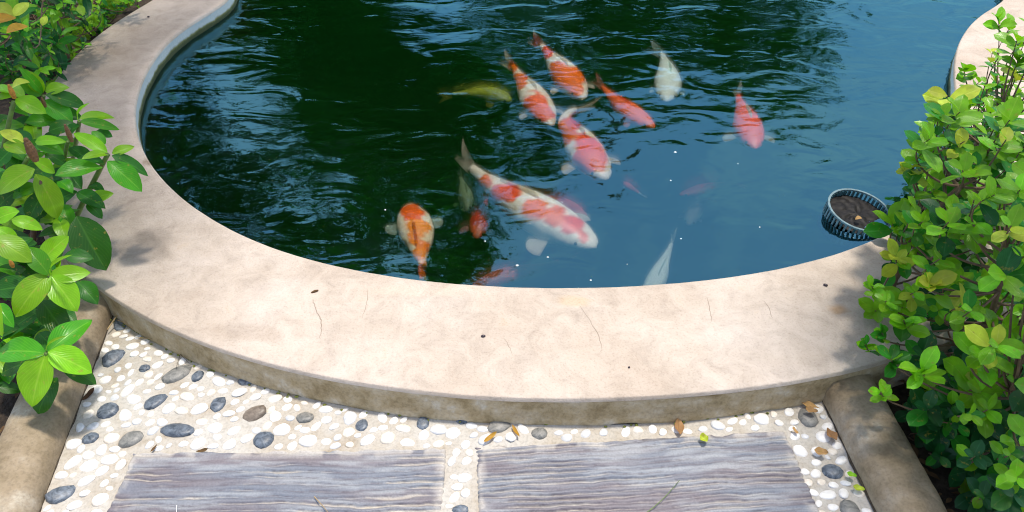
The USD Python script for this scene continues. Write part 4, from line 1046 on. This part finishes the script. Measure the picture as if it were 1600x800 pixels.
def frond(base, tip, width, bend, m, parent, up):
    n = 24
    line = curve([base, (base + tip) / 2 + np.array(bend), tip], n)
    T = np.gradient(line, axis=0); T /= np.linalg.norm(T, axis=1, keepdims=True)
    parts, uvs = [tube(line, np.linspace(0.0022, 0.0008, n), 4)], None
    uvs = [np.full((len(parts[0][0]), 2), 0.5)]
    for i in range(1, n):
        u = i / (n - 1)
        wl = width / 2 * (math.sin(math.pi * (0.12 + 0.86 * u)) ** 0.6)
        for sg in (-1, 1):
            sd = unit(np.cross(T[i], up)) * sg
            tipp = line[i] + sd * wl + T[i] * wl * 0.30 - np.array(up) * wl * 0.15
            (v, f), uv = leaf_mesh(line[i], tipp, np.linalg.norm(line[1] - line[0]) * 0.92, up=up, fold=0.1, curl=0.1, shape=0.4, nr=4, nc=3)
            parts.append((v, f)); uvs.append(uv)
    obj("frond", join(parts), m, parent, uv=np.vstack(uvs))


frond_more = [((118, 84), (90, 44), 14, 0.0, .24, "fern_green"), ((142, 62), (120, 14), 15, 0.0, .28, "fern_green"), ((170, 38), (152, -8), 16, 0.0, .28, "fern_green"), ((190, 22), (180, -14), 16, 0.0, .22, "fern_green"), ((204, 12), (202, -18), 18, 0.0, .2, "fern_green"), ((150, 56), (162, 20), 13, 0.0, .18, "fern_green")]
fern = thing("fern", "bright yellow green sword fern leaning against the far left rim", "fern", P(130, 72, SOIL_Z))
for a, b, w, za, zb, m in [((126, 76), (99, 13), 17, 0.0, .34, "fern_green"), ((134, 70), (113, 24), 15, 0.0, .26, "fern_green"), ((160, 46), (137, -4), 17, 0.0, .32, "fern_green"), ((103, 100), (106, 64), 16, 0.0, .16, "fern_dark"), ((182, 28), (168, -8), 18, 0.0, .22, "fern_green"), ((196, 18), (190, -12), 20, 0.0, .18, "fern_green"), ((150, 55), (128, 40), 14, 0.0, .14, "fern_dark"), ((210, 8), (214, -24), 20, 0.0, .2, "fern_green"), ((178, 30), (196, 2), 14, 0.0, .14, "fern_green")] + frond_more:
    A, B = P(*a, za), P(*b, zb)
    frond(A, B, w * 0.0028, (-0.03, -0.03, 0.05), m, fern, unit([0.35, -0.75, 0.6]))

# litter on the soil of the beds
r = np.random.default_rng(91)
litter, luv = [], []
beds = [((-2.1, -1.05), (0.9, 3.6)), ((0.95, 1.9), (0.85, 2.4))]
while len(litter) < 900:
    (xa, xb), (ya, yb) = beds[r.integers(2)]
    x, y = r.uniform(xa, xb), r.uniform(ya, yb)
    if outer_poly.distance(Point(x, y)) < 0.01 or along(KL, y) - kerb_w < x < along(KR, y) + kerb_w:
        continue
    a = r.uniform(0, 6.28); L = r.uniform(0.015, 0.05)
    c = np.array([x, y, SOIL_Z + r.uniform(0.004, 0.02)]); d = np.array([math.cos(a), math.sin(a), r.uniform(-0.2, 0.2)]) * L
    (v, f), uv = leaf_mesh(c, c + d, L * r.uniform(0.25, 0.5), fold=0.3, curl=0.2, nr=4, nc=3)
    litter.append((v, f)); luv.append(uv)
obj("leaf_litter", join(litter), "leaf_dead", uv=np.vstack(luv), kind="stuff", label="brown dead leaves scattered on the dark soil of the beds", category="leaf litter")


# ------------------------------------------------------------------ trees round the garden (seen mirrored in the pond, and shading it)
def R(px, py, y):
    """the point at distance y that the pond mirrors at this pixel"""
    w = P(px, py, WATER_Z)
    d = unit(w - [0, 0, EYE]); d[2] = -d[2]
    return w + d * ((y - w[1]) / d[1])


def tree(label, foot, top, r0, blobs, leaves, seed, size=(0.07, 0.13)):
    """blobs: (centre, radius) of the crown's leaf clumps"""
    r = np.random.default_rng(seed)
    foot, top = np.asarray(foot, float), np.asarray(top, float)
    root = thing("tree", label, "tree", foot)
    trunk = curve([foot, foot * 0.5 + top * 0.5 + r.normal(0, 0.12, 3), top], 18)
    parts = [tube(trunk, np.linspace(r0, r0 * 0.3, 18), 9)]
    for c, rad in blobs:
        j = int(np.argmin(np.linalg.norm(trunk - c, axis=1) + np.maximum(0, trunk[:, 2] - c[2] + 0.3) * 2))
        parts.append(tube(curve([trunk[j], (trunk[j] + c) / 2 + r.normal(0, 0.1, 3), c], 10), np.linspace(r0 * 0.32, r0 * 0.06, 10), 5))
    obj("trunk", join(parts), "bark", root)
    vol = np.array([rad ** 2.2 for c, rad in blobs]); vol /= vol.sum()
    vs, uvs = [], []
    for (c, rad), share in zip(blobs, vol):
        n = max(int(leaves * share), 6)
        sub = r.normal(0, 0.45, (max(n // 26, 2), 3)) * rad            # twigs inside the clump
        for s in sub:
            m = max(n // len(sub), 3)
            cc = c + s + r.normal(0, 0.10, (m, 3))
            d = r.normal(0, 1, (m, 3)); d /= np.linalg.norm(d, axis=1, keepdims=True); d[:, 2] -= 0.35
            e = np.cross(d, r.normal(0, 1, (m, 3))); e /= np.linalg.norm(e, axis=1, keepdims=True)
            L = r.uniform(*size, m)[:, None]
            q = np.stack([cc, cc + d * L * 0.5 + e * L * 0.24, cc + d * L, cc + d * L * 0.5 - e * L * 0.24], 1)
            vs.append(q.reshape(-1, 3)); uvs.append(np.tile([[0, .5], [.5, 1], [1, .5], [.5, 0]], (m, 1)))
    v = np.vstack(vs); uv = np.vstack(uvs)
    k = np.arange(len(v) // 4)[:, None] * 4
    f = np.vstack([k + [0, 1, 2], k + [0, 2, 3]])
    obj("crown", (v, f), "tree_leaf", root, uv=uv, smooth=False)


def clumps(spots_, ys, rad, seed):
    r = np.random.default_rng(seed)
    return [(R(x, y, r.uniform(*ys)), r.uniform(*rad)) for x, y in spots_]


dark_px = [(x, y) for x in range(-60, 820, 62) for y in range(-60, 400, 52)]
rr = np.random.default_rng(5)
mass = Polygon([(-80, -80), (560, -80), (560, 20), (600, 110), (690, 60), (735, 190), (735, 250), (660, 290), (560, 310), (490, 270), (470, 120), (400, 60), (300, 50), (200, 60), (120, 170), (-80, 190)])
left_sp = [(x + rr.uniform(-26, 26), y + rr.uniform(-22, 22)) for x in range(-60, 820, 48) for y in range(-60, 400, 40)]
left_sp = [q for q in left_sp if mass.contains(Point(*q))]
a_sp = [s for s in left_sp if s[0] < 330]
b_sp = [s for s in left_sp if s[0] >= 330]
tree("large dark tree behind the pond's left end", (-6.2, 8.6, SOIL_Z), (-4.0, 7.6, 4.6), 0.22, clumps(a_sp, (6.3, 8.2), (0.30, 0.55), 1), 16000, 21, (0.12, 0.22))
tree("large dark tree straight behind the pond, mirrored in its left half", (-2.0, 9.4, SOIL_Z), (-1.8, 8.2, 5.6), 0.24, clumps(b_sp, (6.8, 8.8), (0.34, 0.58), 2), 30000, 22, (0.12, 0.22))
leafy = [(270, 250), (300, 285), (335, 215), (370, 300), (400, 275), (285, 190), (395, 330), (240, 225), (330, 330), (440, 375), (480, 385), (530, 395), (560, 385), (700, 395), (730, 385), (755, 378), (690, 425), (715, 415), (610, 360), (800, 300), (560, 410), (840, 255)]
tree("tree with loose hanging branches left of the pond", (-4.6, 5.4, SOIL_Z), (-2.4, 5.9, 5.4), 0.16, clumps(leafy, (5.6, 6.6), (0.16, 0.26), 3), 3600, 23, (0.10, 0.17))
mid_sp = [(x + rr.uniform(-30, 30), y + rr.uniform(-14, 14)) for x in range(780, 1260, 46) for y in range(-50, 175, 36)]
mid_sp = [s for s in mid_sp if s[1] < 165 - 0.0 * s[0] and rr.random() < 0.62]
tree("open green tree far behind the pond's middle", (1.6, 11.0, SOIL_Z), (1.5, 10.2, 5.2), 0.20, clumps(mid_sp, (9.2, 11.0), (0.34, 0.58), 4), 9000, 24, (0.13, 0.24))


def shade(targets, height, rad, seed):
    """leaf clumps of an overhanging canopy whose shade falls on these ground points"""
    r = np.random.default_rng(seed)
    return [(np.array([x, y, 0.0]) + SUN_DIR * ((height + r.uniform(-0.5, 0.5)) / SUN_DIR[2]), r.uniform(*rad)) for x, y in targets]


tree("tall tree leaning over the left bed, shading the rim", (-4.8, 2.2, SOIL_Z), (-1.2, 3.0, 7.4), 0.14,
     shade([(-1.6, 3.5), (-1.62, 3.0), (-1.58, 2.6), (-1.55, 2.2), (-1.45, 1.85), (-1.5, 3.9), (-1.55, 3.3), (-1.6, 2.0), (-1.8, 2.8)], 7.0, (0.36, 0.52), 7), 5500, 31, (0.05, 0.09))
tree("tree standing right of the path, its branch shading the right kerb", (3.6, 0.2, SOIL_Z), (1.5, 1.6, 4.6), 0.12,
     shade([(0.86, 1.0), (0.98, 1.15), (0.88, 1.32), (1.05, 1.0), (1.2, 1.15), (0.98, 1.45), (0.85, 1.52)], 4.0, (0.14, 0.20), 8), 950, 32, (0.05, 0.08))

# ------------------------------------------------------------------ dirt and moss in the joints
r = np.random.default_rng(17)
moss = []
front = np.array([p for p in outer if -1.25 < p[0] < 0.75 and p[1] < 1.8])
for p in front:
    n_ = r.integers(0, 4) if p[0] < -0.55 else r.integers(0, 2)
    for _ in range(n_):
        o = p + r.normal(0, 0.006, 2) - unit(np.array([p[0] * 0.2, 1.0])) * 0.008
        moss.append(bump_blob(np.array([*o, 0.002]), r.uniform(0.002, 0.006), r.uniform(0.002, 0.004), r.uniform(0.002, 0.004), 0, int(r.integers(99))))
plain("moss_green", (0.16, 0.17, 0.03), 0.9, 150, 0.8)
plain("joint_dirt", (0.055, 0.04, 0.025), 0.9, 150, 0.7)
obj("moss", join(moss), "moss_green", kind="stuff", label="small mossy tufts along the joint of rim and path", category="moss")
for line, sd in ((KL, -1), (KR, 1)):
    ys_ = np.linspace(line[0][1] - 0.01, 0.75, 120)
    c = np.column_stack([along(line, ys_), ys_, np.full(120, 0.001)])
    c[:, 0] += noise3(c, 25, 5) * 0.008
    obj("joint_dirt", tube(c, 0.0015 + 0.005 * np.clip(noise3(c, 18, 6) + 0.35, 0, 1), 5), "joint_dirt", path)
c = np.column_stack([front, np.full(len(front), 0.001)])
c = c[np.argsort(c[:, 0])]
c[:, :2] += noise3(c, 30, 9)[:, None] * 0.004
obj("joint_dirt", tube(c, 0.002 + 0.0035 * np.clip(noise3(c, 18, 6) + 0.5, 0, 1), 5), "joint_dirt", path)
